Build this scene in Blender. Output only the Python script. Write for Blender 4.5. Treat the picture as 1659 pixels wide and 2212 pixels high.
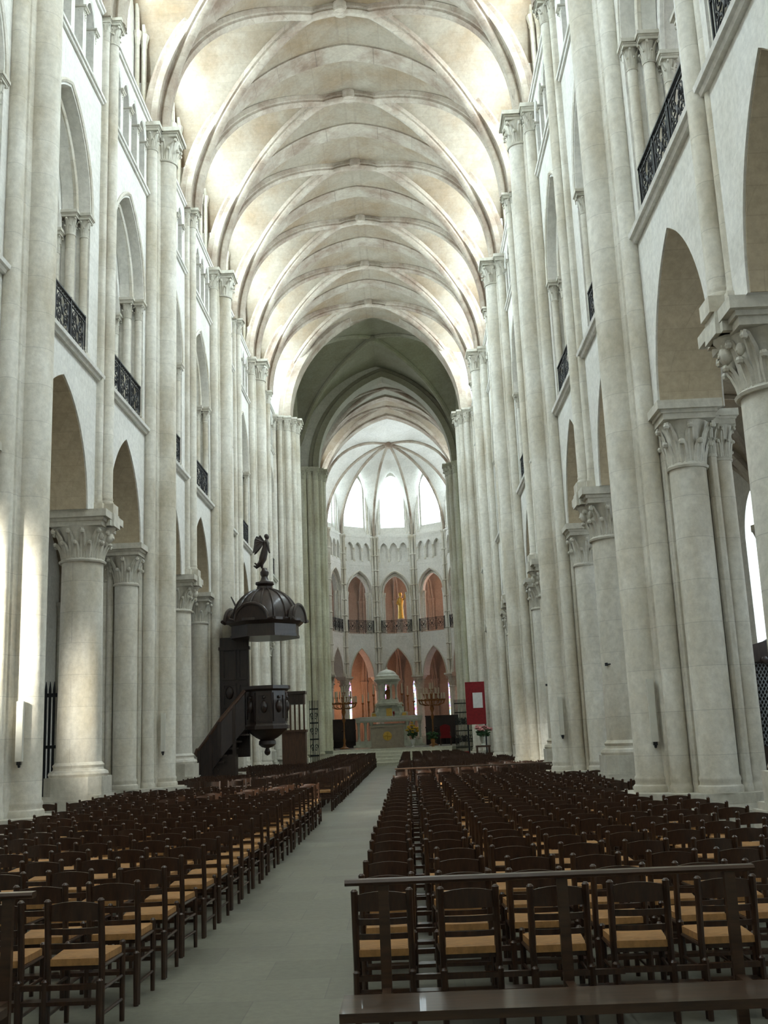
import bpy, bmesh, math, random
from mathutils import Vector, Matrix
from mathutils.geometry import tessellate_polygon
PI = math.pi
rnd = random.Random(7)
for o in list(bpy.data.objects):
    bpy.data.objects.remove(o)
SC = bpy.context.scene
COL = SC.collection

# ------------------------------------------------------------------ camera
F = 2249.0
CX, CY = 829.5, 1106.0
CAMP = Vector((1.12, 0.0, 1.7))


def ray_(x, y):
    return Vector(((x - CX) / F, -(y - CY) / F, -1.0))


YV = ray_(885.0, 1585.0).normalized()
ZV = ray_(395.0, -9400.0)
ZV = (ZV - YV * ZV.dot(YV)).normalized()
XV = YV.cross(ZV)
RM = Matrix((XV, YV, ZV))
cd = bpy.data.cameras.new('camera')
cam = bpy.data.objects.new('camera', cd)
COL.objects.link(cam)
cd.sensor_fit = 'HORIZONTAL'
cd.sensor_width = 36.0
cd.lens = 36.0 * F / 1659.0
cd.clip_start = 0.05
cd.clip_end = 400
cam.matrix_world = Matrix.Translation(CAMP) @ RM.to_4x4()
SC.camera = cam


def proj(P):
    d = RM.transposed() @ (Vector(P) - CAMP)
    if d.z > -0.1:
        return None
    return CX + F * d.x / -d.z, CY - F * d.y / -d.z


# ------------------------------------------------------------------ light and exposure
SC.view_settings.view_transform = 'Standard'
SC.view_settings.look = 'None'
SC.view_settings.gamma = 1.0
SC.view_settings.exposure = 0.28
SC.cycles.use_denoising = True
SC.cycles.max_bounces = 7
SC.cycles.diffuse_bounces = 5
SC.cycles.glossy_bounces = 3
SC.cycles.sample_clamp_indirect = 8.0
SC.cycles.caustics_reflective = False
SC.cycles.caustics_refractive = False
WIN_CLERE = 31.0      # brightness of the daylight seen in each set of windows
WIN_CLERE_L = 29.0
WIN_AISLE_R = 5.0
WIN_AISLE = 1.0
WIN_AISLE_NEAR = 4.0
WIN_GALLERY = 6.0
WIN_APSE = 5.5
WIN_WEST = 2.0
WIN_TRANS = 1.6
# spot added inside the left aisle, standing in for sun on the nearest pier
ld = bpy.data.lights.new('aisle_spot', 'SPOT')
ld.energy = 42000
ld.color = (1.0, 0.97, 0.86)
ld.spot_size = math.radians(17)
ld.spot_blend = 1.0
ld.shadow_soft_size = 0.5
lo = bpy.data.objects.new('aisle_spot', ld)
COL.objects.link(lo)
lo.location = (-9.9, 5.5, 6.3)
lo.rotation_euler = (Vector((-5.38, 15.7, 3.6)) - Vector((-9.9, 5.5, 6.3))).to_track_quat('-Z', 'Y').to_euler()
w = bpy.data.worlds.new('sky')
SC.world = w
w.use_nodes = True
w.node_tree.nodes['Background'].inputs[0].default_value = (0.75, 0.85, 1.0, 1)
w.node_tree.nodes['Background'].inputs[1].default_value = 1.0


# ------------------------------------------------------------------ materials
def nmat(name):
    m = bpy.data.materials.new(name)
    m.use_nodes = True
    nt = m.node_tree
    b = nt.nodes['Principled BSDF']
    return m, nt, b


def N(nt, t, **kw):
    n = nt.nodes.new(t)
    for k, v in kw.items():
        if k in n.inputs:
            n.inputs[k].default_value = v
        else:
            setattr(n, k, v)
    return n


def mixc(nt, fac, a, b, blend='MIX'):
    n = nt.nodes.new('ShaderNodeMix')
    n.data_type = 'RGBA'
    n.blend_type = blend
    for i, v in ((0, fac), (6, a), (7, b)):
        if isinstance(v, bpy.types.NodeSocket):
            nt.links.new(v, n.inputs[i])
        elif i == 0:
            n.inputs[0].default_value = v
        else:
            n.inputs[i].default_value = (*v, 1)
    return n.outputs[2]


def ramp(nt, sock, stops):
    r = nt.nodes.new('ShaderNodeValToRGB')
    nt.links.new(sock, r.inputs[0])
    el = r.color_ramp.elements
    while len(el) < len(stops):
        el.new(0.5)
    for e, (p, v) in zip(el, stops):
        e.position = p
        e.color = (v, v, v, 1) if not isinstance(v, tuple) else (*v, 1)
    return r.outputs[0]


def stone(name, base, stain, joint=0.35, bw=0.8, rh=0.42, stain_amt=0.6, rough=0.85, sc=0.9, vert=True, stretch=0.35):
    m, nt, b = nmat(name)
    geo = N(nt, 'ShaderNodeNewGeometry')
    sep = N(nt, 'ShaderNodeSeparateXYZ')
    nt.links.new(geo.outputs['Position'], sep.inputs[0])
    add = N(nt, 'ShaderNodeMath', operation='ADD')
    nt.links.new(sep.outputs[0], add.inputs[0])
    nt.links.new(sep.outputs[1], add.inputs[1])
    comb = N(nt, 'ShaderNodeCombineXYZ')
    nt.links.new(add.outputs[0], comb.inputs[0])
    nt.links.new(sep.outputs[2], comb.inputs[1])
    br = N(nt, 'ShaderNodeTexBrick')
    nt.links.new(comb.outputs[0], br.inputs['Vector'])
    br.inputs['Scale'].default_value = 1.0
    br.inputs['Mortar Size'].default_value = 0.007
    br.inputs['Mortar Smooth'].default_value = 0.6
    br.inputs['Brick Width'].default_value = bw
    br.inputs['Row Height'].default_value = rh
    br.inputs['Color1'].default_value = (1, 1, 1, 1)
    br.inputs['Color2'].default_value = (0.9, 0.9, 0.89, 1)
    br.inputs['Mortar'].default_value = (1 - joint, 1 - joint, 1 - joint, 1)
    mp = N(nt, 'ShaderNodeMapping')
    mp.inputs['Scale'].default_value = (1, 1, stretch)
    nt.links.new(geo.outputs['Position'], mp.inputs[0])
    n1 = N(nt, 'ShaderNodeTexNoise', Scale=sc, Detail=7.0, Roughness=0.62)
    nt.links.new(mp.outputs[0], n1.inputs[0])
    f1 = ramp(nt, n1.outputs[0], [(0.42, 0.0), (0.68, 1.0)])
    n2 = N(nt, 'ShaderNodeTexNoise', Scale=9.0, Detail=5.0, Roughness=0.7)
    nt.links.new(geo.outputs['Position'], n2.inputs[0])
    f2 = ramp(nt, n2.outputs[0], [(0.35, 0.86), (0.65, 1.06)])
    mul = N(nt, 'ShaderNodeMath', operation='MULTIPLY')
    nt.links.new(f1, mul.inputs[0])
    mul.inputs[1].default_value = stain_amt
    c = mixc(nt, mul.outputs[0], base, stain)
    c = mixc(nt, 1.0, c, br.outputs[0], 'MULTIPLY')
    c = mixc(nt, 1.0, c, f2, 'MULTIPLY')
    nt.links.new(c, b.inputs['Base Color'])
    b.inputs['Roughness'].default_value = rough
    bp = N(nt, 'ShaderNodeBump')
    bp.inputs['Strength'].default_value = 0.25
    bp.inputs['Distance'].default_value = 0.03
    nt.links.new(n2.outputs[0], bp.inputs['Height'])
    nt.links.new(bp.outputs[0], b.inputs['Normal'])
    return m


def plain(name, col, rough=0.5, metal=0.0, vary=0.25, sc=12.0, stretch=(1, 1, 1), bump=0.1, coat=0.0):
    m, nt, b = nmat(name)
    tc = N(nt, 'ShaderNodeTexCoord')
    mp = N(nt, 'ShaderNodeMapping')
    mp.inputs['Scale'].default_value = stretch
    nt.links.new(tc.outputs['Object'], mp.inputs[0])
    n1 = N(nt, 'ShaderNodeTexNoise', Scale=sc, Detail=5.0, Roughness=0.6)
    nt.links.new(mp.outputs[0], n1.inputs[0])
    f = ramp(nt, n1.outputs[0], [(0.3, 1 - vary), (0.7, 1 + vary)])
    c = mixc(nt, 1.0, col, f, 'MULTIPLY')
    nt.links.new(c, b.inputs['Base Color'])
    b.inputs['Roughness'].default_value = rough
    b.inputs['Metallic'].default_value = metal
    b.inputs['Coat Weight'].default_value = coat
    if bump:
        bp = N(nt, 'ShaderNodeBump')
        bp.inputs['Strength'].default_value = bump
        bp.inputs['Distance'].default_value = 0.01
        nt.links.new(n1.outputs[0], bp.inputs['Height'])
        nt.links.new(bp.outputs[0], b.inputs['Normal'])
    return m


def glass(name, col, strength, lead=True, vivid=None):
    """a leaded window pane: the bright sky seen through it"""
    m, nt, b = nmat(name)
    nt.nodes.remove(b)
    em = N(nt, 'ShaderNodeEmission')
    em.inputs['Strength'].default_value = strength
    geo = N(nt, 'ShaderNodeNewGeometry')
    sep = N(nt, 'ShaderNodeSeparateXYZ')
    nt.links.new(geo.outputs['Position'], sep.inputs[0])
    add = N(nt, 'ShaderNodeMath', operation='ADD')
    nt.links.new(sep.outputs[0], add.inputs[0])
    nt.links.new(sep.outputs[1], add.inputs[1])
    comb = N(nt, 'ShaderNodeCombineXYZ')
    nt.links.new(add.outputs[0], comb.inputs[0])
    nt.links.new(sep.outputs[2], comb.inputs[1])
    br = N(nt, 'ShaderNodeTexBrick')
    nt.links.new(comb.outputs[0], br.inputs['Vector'])
    br.inputs['Scale'].default_value = 1.0
    br.inputs['Mortar Size'].default_value = 0.012
    br.inputs['Brick Width'].default_value = 0.17
    br.inputs['Row Height'].default_value = 0.22
    br.offset = 0.0
    br.inputs['Color1'].default_value = (*col, 1)
    br.inputs['Color2'].default_value = (col[0] * 0.85, col[1] * 0.95, col[2], 1)
    br.inputs['Mortar'].default_value = (col[0] * 0.25, col[1] * 0.25, col[2] * 0.25, 1)
    out = br.outputs[0]
    if vivid:
        vo = N(nt, 'ShaderNodeTexVoronoi', Scale=6.0)
        nt.links.new(geo.outputs['Position'], vo.inputs[0])
        out = mixc(nt, 0.75, out, vo.outputs['Color'], 'MULTIPLY')
    nt.links.new(out, em.inputs[0])
    nt.links.new(em.outputs[0], nt.nodes['Material Output'].inputs[0])
    return m


M = {}
M['wall'] = stone('limestone_wall', (0.74, 0.725, 0.68), (0.64, 0.605, 0.525), joint=0.12, stain_amt=0.45)
M['pier'] = stone('limestone_shaft', (0.70, 0.672, 0.597), (0.455, 0.395, 0.285), joint=0.26, bw=6.0, rh=0.62, stain_amt=0.85, sc=1.2)
M['soffit'] = stone('shaded_tan_voussoir', (0.46, 0.38, 0.265), (0.38, 0.30, 0.19), joint=0.18, stain_amt=0.6, bw=0.6, rh=0.3)  # tan stone with the soffit's shade put into its colour
M['carved'] = stone('carved_limestone', (0.60, 0.575, 0.50), (0.42, 0.38, 0.30), joint=0.0, sc=4.0)
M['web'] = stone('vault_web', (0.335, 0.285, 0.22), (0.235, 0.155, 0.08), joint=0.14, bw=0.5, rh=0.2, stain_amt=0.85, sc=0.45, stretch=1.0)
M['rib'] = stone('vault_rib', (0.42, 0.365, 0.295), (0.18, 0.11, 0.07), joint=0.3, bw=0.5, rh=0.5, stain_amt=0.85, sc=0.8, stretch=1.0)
M['web_shade'] = stone('crossing_web_shade', (0.35, 0.33, 0.265), (0.26, 0.23, 0.16), joint=0.1, bw=0.5, rh=0.2, sc=0.4, stretch=1.0)  # web tone chosen to stand in for shade
M['warm'] = stone('ambulatory_plaster', (0.44, 0.385, 0.33), (0.34, 0.28, 0.23), joint=0.1)
M['marble'] = plain('pale_marble', (0.62, 0.66, 0.58), 0.35, vary=0.2, sc=3.0, bump=0)
M['altar'] = plain('rose_stone', (0.40, 0.335, 0.285), 0.6, vary=0.15, sc=5.0)
M['gold'] = plain('gilt_brass', (0.55, 0.36, 0.08), 0.35, metal=0.7, vary=0.2)
M['iron'] = plain('black_wrought_iron', (0.012, 0.013, 0.015), 0.45, metal=0.3, vary=0.3)
M['wood'] = plain('dark_chair_wood', (0.046, 0.021, 0.011), 0.30, vary=0.4, sc=6.0, stretch=(6, 6, 1), bump=0.08, coat=0.2)
M['benchwood'] = plain('bench_wood', (0.060, 0.032, 0.018), 0.33, vary=0.4, sc=3.0, stretch=(1, 8, 8), bump=0.08, coat=0.2)
M['oak'] = plain('dark_carved_oak', (0.026, 0.014, 0.010), 0.42, vary=0.45, sc=4.0, stretch=(6, 6, 1), bump=0.2, coat=0.2)
M['oak2'] = plain('brown_oak', (0.075, 0.036, 0.020), 0.45, vary=0.35, sc=4.0, stretch=(6, 6, 1), bump=0.2)
M['rush'] = plain('woven_rush', (0.46, 0.24, 0.085), 0.6, vary=0.35, sc=10.0, stretch=(1.5, 14, 1), bump=0.5)
M['red'] = plain('red_cloth', (0.22, 0.008, 0.012), 0.8, vary=0.2)
M['white'] = plain('white_linen', (0.75, 0.76, 0.76), 0.7, vary=0.08)
M['pipe'] = plain('cream_metal', (0.62, 0.61, 0.54), 0.5, vary=0.05, bump=0)
M['candle'] = plain('ivory_wax', (0.72, 0.68, 0.55), 0.5, vary=0.05, bump=0)
M['leaf'] = plain('green_leaves', (0.03, 0.09, 0.03), 0.6, vary=0.5)
M['yellow'] = plain('yellow_petals', (0.65, 0.42, 0.03), 0.6, vary=0.3)
M['pink'] = plain('pink_petals', (0.62, 0.27, 0.27), 0.6, vary=0.3)
M['bronze'] = plain('aged_bronze_gilt', (0.30, 0.13, 0.04), 0.45, metal=0.2, vary=0.3)
M['lattice'] = plain('grey_lattice', (0.30, 0.32, 0.34), 0.6, vary=0.1)

# floor
m, nt, b = nmat('worn_stone_floor')
geo = N(nt, 'ShaderNodeNewGeometry')
br = N(nt, 'ShaderNodeTexBrick')
nt.links.new(geo.outputs['Position'], br.inputs['Vector'])
for k, v in (('Scale', 1.0), ('Mortar Size', 0.006), ('Brick Width', 0.95), ('Row Height', 0.62), ('Mortar Smooth', 0.5)):
    br.inputs[k].default_value = v
br.inputs['Color1'].default_value = (0.235, 0.235, 0.19, 1)
br.inputs['Color2'].default_value = (0.19, 0.19, 0.155, 1)
br.inputs['Mortar'].default_value = (0.17, 0.17, 0.15, 1)
n1 = N(nt, 'ShaderNodeTexNoise', Scale=0.9, Detail=8.0, Roughness=0.65)
nt.links.new(geo.outputs['Position'], n1.inputs[0])
f1 = ramp(nt, n1.outputs[0], [(0.3, 0.78), (0.7, 1.2)])
c = mixc(nt, 1.0, br.outputs[0], f1, 'MULTIPLY')
n2 = N(nt, 'ShaderNodeTexNoise', Scale=14.0, Detail=6.0, Roughness=0.7)
nt.links.new(geo.outputs['Position'], n2.inputs[0])
c = mixc(nt, 1.0, c, ramp(nt, n2.outputs[0], [(0.3, 0.85), (0.7, 1.1)]), 'MULTIPLY')
nt.links.new(c, b.inputs['Base Color'])
nt.links.new(ramp(nt, n1.outputs[0], [(0.3, 0.38), (0.7, 0.6)]), b.inputs['Roughness'])
M['floor'] = m

G = {}
G['clere_r'] = glass('clerestory_glass', (0.84, 0.95, 1.0), WIN_CLERE)
G['clere_l'] = glass('clerestory_glass_cool', (0.82, 0.95, 1.0), WIN_CLERE_L)
G['aisle'] = glass('aisle_glass', (0.9, 0.96, 1.0), WIN_AISLE)
G['aisle_r'] = glass('aisle_glass_bright', (0.86, 0.95, 1.0), WIN_AISLE_R)
G['aisle_near'] = glass('aisle_glass_sunlit', (1.0, 0.99, 0.90), WIN_AISLE_NEAR)
G['gallery'] = glass('gallery_glass', (0.93, 0.97, 1.0), WIN_GALLERY)
G['apse'] = glass('apse_glass', (0.86, 0.97, 1.0), WIN_APSE)
G['choir'] = glass('choir_glass', (0.86, 0.97, 1.0), 2.5)
G['choir_bright'] = glass('choir_glass_bright', (0.90, 0.98, 1.0), 13.0)
G['west'] = glass('west_glass', (0.9, 0.95, 1.0), WIN_WEST)
G['trans_r'] = glass('transept_glass_green', (0.80, 1.0, 0.62), WIN_TRANS * 1.6)
G['trans_l'] = glass('transept_glass', (0.88, 1.0, 0.85), WIN_TRANS)
G['stain'] = glass('stained_glass', (0.95, 0.85, 1.0), 2.6, vivid=True)


# ------------------------------------------------------------------ mesh building
class MB:
    def __init__(s):
        s.v = []
        s.f = []

    def add(s, vs, fs):
        o = len(s.v)
        s.v += [tuple(p) for p in vs]
        s.f += [tuple(i + o for i in f) for f in fs]

    def merge(s, other, mtx=None):
        vs = other.v if mtx is None else [tuple(mtx @ Vector(p)) for p in other.v]
        s.add(vs, other.f)

    def box(s, x0, x1, y0, y1, z0, z1, taper=0.0):
        t = taper
        s.add([(x0, y0, z0), (x1, y0, z0), (x1, y1, z0), (x0, y1, z0),
               (x0 + t, y0 + t, z1), (x1 - t, y0 + t, z1), (x1 - t, y1 - t, z1), (x0 + t, y1 - t, z1)],
              [(3, 2, 1, 0), (4, 5, 6, 7), (0, 1, 5, 4), (1, 2, 6, 5), (2, 3, 7, 6), (3, 0, 4, 7)])

    def prism(s, pts, z0, z1, grow=0.0):
        n = len(pts)
        c = Vector((sum(p[0] for p in pts) / n, sum(p[1] for p in pts) / n))
        top = []
        for p in pts:
            d = Vector(p) - c
            top.append(c + d * (1 + grow / max(d.length, 1e-6)))
        s.add([(p[0], p[1], z0) for p in pts] + [(p[0], p[1], z1) for p in top],
              [tuple(range(n - 1, -1, -1)), tuple(range(n, 2 * n))] +
              [(i, (i + 1) % n, n + (i + 1) % n, n + i) for i in range(n)])

    def lathe(s, cx, cy, prof, n=20, a0=0.0, a1=2 * PI, sq=0.0):
        """prof: list of (r, z)"""
        full = abs(a1 - a0 - 2 * PI) < 1e-6
        k = n if full else n + 1
        vs = []
        for r, z in prof:
            for i in range(k):
                a = a0 + (a1 - a0) * i / n
                vs.append((cx + r * math.cos(a), cy + r * math.sin(a), z))
        fs = []
        for j in range(len(prof) - 1):
            for i in range(n):
                i2 = (i + 1) % k
                fs.append((j * k + i, j * k + i2, (j + 1) * k + i2, (j + 1) * k + i))
        if full:
            if prof[0][0] > 1e-5:
                fs.append(tuple(range(k - 1, -1, -1)))
            if prof[-1][0] > 1e-5:
                o = (len(prof) - 1) * k
                fs.append(tuple(range(o, o + k)))
        s.add(vs, fs)

    def cyl(s, cx, cy, r, z0, z1, n=20):
        s.lathe(cx, cy, [(r, z0), (r, z1)], n)

    def tube(s, path, r, n=8, r1=None, closed=False):
        path = [Vector(p) for p in path]
        L = len(path)
        up = Vector((0, 0, 1))
        vs = []
        prevN = None
        for i, p in enumerate(path):
            a = path[i - 1] if i > 0 else (path[-1] if closed else p)
            c = path[i + 1] if i < L - 1 else (path[0] if closed else p)
            t = (c - a)
            t = t.normalized() if t.length > 1e-9 else Vector((0, 0, 1))
            if prevN is None:
                nn = t.cross(up)
                if nn.length < 1e-3:
                    nn = t.cross(Vector((1, 0, 0)))
            else:
                nn = prevN - t * prevN.dot(t)
                if nn.length < 1e-4:
                    nn = t.cross(up)
            nn.normalize()
            prevN = nn
            bb = t.cross(nn)
            rr = r if r1 is None else r + (r1 - r) * i / (L - 1)
            if isinstance(r, (list, tuple)):
                rr = r[i]
            for k in range(n):
                an = 2 * PI * k / n
                vs.append(p + nn * (rr * math.cos(an)) + bb * (rr * math.sin(an)))
        fs = []
        for i in range(L if closed else L - 1):
            j = (i + 1) % L
            for k in range(n):
                k2 = (k + 1) % n
                fs.append((i * n + k, i * n + k2, j * n + k2, j * n + k))
        if not closed:
            fs.append(tuple(range(n - 1, -1, -1)))
            fs.append(tuple(range((L - 1) * n, L * n)))
        s.add(vs, fs)

    def sweep(s, path, prof, B, caps=True):
        """prof (n, b): n along B x T, b along B"""
        path = [Vector(p) for p in path]
        B = Vector(B).normalized()
        L = len(path)
        n = len(prof)
        vs = []
        for i, p in enumerate(path):
            a = path[max(i - 1, 0)]
            c = path[min(i + 1, L - 1)]
            t = (c - a).normalized()
            nn = B.cross(t).normalized()
            # mitre
            sc = 1.0
            if 0 < i < L - 1:
                t1 = (p - a).normalized()
                cs = max(0.5, t1.dot(t))
                sc = 1 / cs
            for (q, bb) in prof:
                vs.append(p + nn * (q * sc) + B * bb)
        fs = []
        for i in range(L - 1):
            for k in range(n):
                k2 = (k + 1) % n
                fs.append((i * n + k, i * n + k2, (i + 1) * n + k2, (i + 1) * n + k))
        if caps:
            fs.append(tuple(range(n - 1, -1, -1)))
            fs.append(tuple(range((L - 1) * n, L * n)))
        s.add(vs, fs)

    def plate(s, outer, holes, d0, d1, fn):
        """2-D polygon (u, v) with holes, thickened from d0 to d1; fn(u, v, d) -> point"""
        loops = [outer] + list(holes)
        polys = [[Vector((p[0], p[1], 0)) for p in l] for l in loops]
        tris = tessellate_polygon(polys)
        pts = [p for l in loops for p in l]
        n = len(pts)
        vs = [fn(p[0], p[1], d0) for p in pts] + [fn(p[0], p[1], d1) for p in pts]
        fs = [tuple(t) for t in tris] + [tuple(i + n for i in reversed(t)) for t in tris]
        o = 0
        for l in loops:
            k = len(l)
            for i in range(k):
                a, b2 = o + i, o + (i + 1) % k
                fs.append((a, b2, b2 + n, a + n))
            o += k
        s.add(vs, fs)

    def sphere(s, c, r, n=10, m=6, sx=1, sy=1, sz=1):
        prof = [(math.sin(PI * i / m), -math.cos(PI * i / m)) for i in range(m + 1)]
        vs = []
        for pr, pz in prof:
            for k in range(n):
                a = 2 * PI * k / n
                vs.append((c[0] + r * sx * pr * math.cos(a), c[1] + r * sy * pr * math.sin(a), c[2] + r * sz * pz))
        fs = []
        for j in range(m):
            for k in range(n):
                k2 = (k + 1) % n
                fs.append((j * n + k, j * n + k2, (j + 1) * n + k2, (j + 1) * n + k))
        s.add(vs, fs)

    def mesh(s, name, mat, smooth=True):
        me = bpy.data.meshes.new(name)
        me.from_pydata(s.v, [], s.f)
        me.materials.append(mat)
        bm = bmesh.new()
        bm.from_mesh(me)
        bmesh.ops.remove_doubles(bm, verts=bm.verts, dist=0.0004)
        bmesh.ops.recalc_face_normals(bm, faces=bm.faces)
        if smooth:
            for f in bm.faces:
                f.smooth = True
            for e in bm.edges:
                if len(e.link_faces) == 2:
                    if e.calc_face_angle(0) > 0.62:
                        e.smooth = False
                else:
                    e.smooth = False
        bm.to_mesh(me)
        bm.free()
        return me

    def build(s, name, mat, parent=None, smooth=True):
        me = s.mesh(name, mat, smooth)
        o = bpy.data.objects.new(name, me)
        COL.objects.link(o)
        if parent is not None:
            o.parent = parent
        return o


def thing(name, label, cat, loc=(0, 0, 0), rz=0.0, group=None):
    o = bpy.data.objects.new(name, None)
    o.empty_display_size = 0.2
    COL.objects.link(o)
    o.location = loc
    o.rotation_euler = (0, 0, rz)
    o['label'] = label
    o['category'] = cat
    if group:
        o['group'] = group
    return o


def tag(o, label, cat, group=None, kind=None):
    o['label'] = label
    o['category'] = cat
    if group:
        o['group'] = group
    if kind:
        o['kind'] = kind
    return o


CH = {}


def kids(o):
    return [c for c in o.children]


def dup(root, loc, rz=0.0, label=None, group=None):
    r = root.copy()
    COL.objects.link(r)
    r.location = loc
    r.rotation_euler = (0, 0, rz)
    if label:
        r['label'] = label
    if group:
        r['group'] = group
    for ch in root.children:
        c = ch.copy()
        COL.objects.link(c)
        c.parent = r
        for g in ch.children:
            d = g.copy()
            COL.objects.link(d)
            d.parent = c
    return r


def struct(o):
    o['kind'] = 'structure'
    return o


ORD = ['zeroth', 'first', 'second', 'third', 'fourth', 'fifth', 'sixth', 'seventh', 'eighth', 'ninth', 'tenth',
       'eleventh', 'twelfth', 'thirteenth', 'fourteenth', 'fifteenth', 'sixteenth', 'seventeenth', 'eighteenth',
       'nineteenth', 'twentieth']


def ordn(i):
    if i < len(ORD):
        return ORD[i]
    return '%d%s' % (i, {1: 'st', 2: 'nd', 3: 'rd'}.get(i % 10, 'th'))


def arch(a, h, n=14):
    """right-to-left points of a pointed arch, half span a, rise h, springing at 0"""
    c = (h * h - a * a) / (2 * a)
    R = a + c
    th = math.atan2(h, c)
    right = [(-c + R * math.cos(th * i / n), R * math.sin(th * i / n)) for i in range(n + 1)]
    left = [(-p[0], p[1]) for p in reversed(right[:-1])]
    return right + left


def opening(uc, a, z0, zs, za, n=12):
    """closed loop of an arched opening"""
    return [(uc + a, z0)] + [(uc + p[0], zs + p[1]) for p in arch(a, za - zs, n)] + [(uc - a, z0)]


# ------------------------------------------------------------------ dimensions
HW = 5.1
Y0, DB = -1.0, 8.75
SB = DB / 2
MAJ = [Y0 + DB * i for i in range(7)]            # -1 .. 51.5
MIN = [Y0 + SB + DB * i for i in range(6)]
MIN[1] = 11.65
MAJ[2] = 16.05
YD, YE = 51.5, 62.0
AX, AY, AR = 0.5, 75.0, 4.84                      # apse centre and radius
Z_SP, Z_AP = 6.35, 8.6                            # main arcade
Z_G0, Z_G1 = 9.3, 15.65
Z_T1 = 17.88
V_SP, V_AP = 17.8, 23.22
X_AP = 23.75      # crossing and choir crown
V_A = 4.95

# ------------------------------------------------------------------ floor and shell
mb = MB()
mb.box(-20, 20, -9, 90, -0.3, 0.0)
struct(mb.build('floor', M['floor']))

mb = MB()          # raised choir floor with its steps
mb.box(-8.5, 9.5, 61.2, 86, 0.0, 0.92)
struct(mb.build('floor_choir', M['floor']))


def bays(side_majors_first=True):
    out = []
    ys = sorted(MAJ + MIN)
    for i in range(len(ys) - 1):
        ya, yb = ys[i], ys[i + 1]
        ma = ya in MAJ
        out.append((ya, yb, ma))
    return out


BAYS = bays()


def bay_open(ya, yb, ma):
    """opening limits of the arcade arch"""
    return (ya + 0.88, yb - 0.72) if ma else (ya + 0.72, yb - 0.88)


def nave_wall(s, name):
    mb = MB()

    def fn(u, v, d):
        return (s * (HW + d), u, v)
    for (ya, yb, ma) in BAYS:
        a0, a1 = bay_open(ya, yb, ma)
        uc, hf = (a0 + a1) / 2, (a1 - a0) / 2
        # arcade spandrels
        ar = [(uc - p[0], Z_SP + p[1]) for p in arch(hf, Z_AP - Z_SP, 16)]
        mb.plate([(ya, Z_SP), ] + ar + [(yb, Z_SP), (yb, Z_G0), (ya, Z_G0)], [], 0.0, 1.0, fn)
        # gallery stage, outer order
        ar = [(uc - p[0], 12.6 + p[1]) for p in arch(1.42, 14.68 - 12.6, 14)]
        mb.plate([(ya, Z_G0), (uc - 1.42, Z_G0)] + ar + [(uc + 1.42, Z_G0), (yb, Z_G0), (yb, Z_G1), (ya, Z_G1)], [], 0.0, 0.28, fn)
        ar = [(uc - p[0], 12.6 + p[1]) for p in arch(1.26, 14.42 - 12.6, 14)]
        mb.plate([(ya, Z_G0), (uc - 1.26, Z_G0)] + ar + [(uc + 1.26, Z_G0), (yb, Z_G0), (yb, Z_G1), (ya, Z_G1)], [], 0.28, 0.55, fn)
        # triforium stage
        hs = [opening(uc + (k - 1.5) * 0.76, 0.27, 15.9, 17.05, 17.5, 6) for k in range(4)]
        mb.plate([(ya, Z_G1), (yb, Z_G1), (yb, Z_T1), (ya, Z_T1)], hs, 0.0, 0.32, fn)
        mb.plate([(ya, Z_G1), (yb, Z_G1), (yb, Z_T1), (ya, Z_T1)], [], 1.15, 1.3, fn)
        mb.add([fn(ya, Z_G1, 0.3), fn(yb, Z_G1, 0.3), fn(yb, Z_G1, 1.2), fn(ya, Z_G1, 1.2)], [(0, 1, 2, 3)])
        mb.add([fn(ya, Z_T1, 0.3), fn(yb, Z_T1, 0.3), fn(yb, Z_T1, 1.2), fn(ya, Z_T1, 1.2)], [(0, 1, 2, 3)])
        # clerestory
        uc2 = (ya + yb) / 2
        hs = [opening(uc2 + q * 0.72, 0.5, 18.7, 21.3, 22.3, 8) for q in (-1, 1)]
        mb.plate([(ya, Z_T1), (yb, Z_T1), (yb, 24.6), (ya, 24.6)], hs, 0.42, 0.85, fn)
    return struct(mb.build(name, M['wall']))


for s, nm in ((-1, 'wall_left'), (1, 'wall_right')):
    nave_wall(s, nm)

# tan stone lining the arcade arches, darkened to stand in for shade
tn = [0]


def trim(mb, mat):
    tn[0] += 1
    return struct(mb.build('trim_%d' % tn[0], mat))


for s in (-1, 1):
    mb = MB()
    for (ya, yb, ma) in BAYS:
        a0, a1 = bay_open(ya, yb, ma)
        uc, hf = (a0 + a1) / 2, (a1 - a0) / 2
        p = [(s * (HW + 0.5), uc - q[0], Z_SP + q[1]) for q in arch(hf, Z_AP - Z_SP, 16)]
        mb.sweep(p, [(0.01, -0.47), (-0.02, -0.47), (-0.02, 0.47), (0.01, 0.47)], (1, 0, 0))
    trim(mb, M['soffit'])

# windows of the nave clerestory
wn = [0]


def window(loop, d, fn, mat):
    wn[0] += 1
    mb = MB()
    mb.plate(loop, [], d, d + 0.02, fn)
    o = mb.build('window_%d' % wn[0], mat, smooth=False)
    return struct(o)


for s in (-1, 1):
    def fn(u, v, d, s=s):
        return (s * (HW + d), u, v)
    for (ya, yb, ma) in BAYS:
        uc2 = (ya + yb) / 2
        for q in (-1, 1):
            window(opening(uc2 + q * 0.72, 0.51, 18.69, 21.3, 22.31, 8), 0.62, fn, G['clere_l'] if s < 0 else G['clere_r'])

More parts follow.
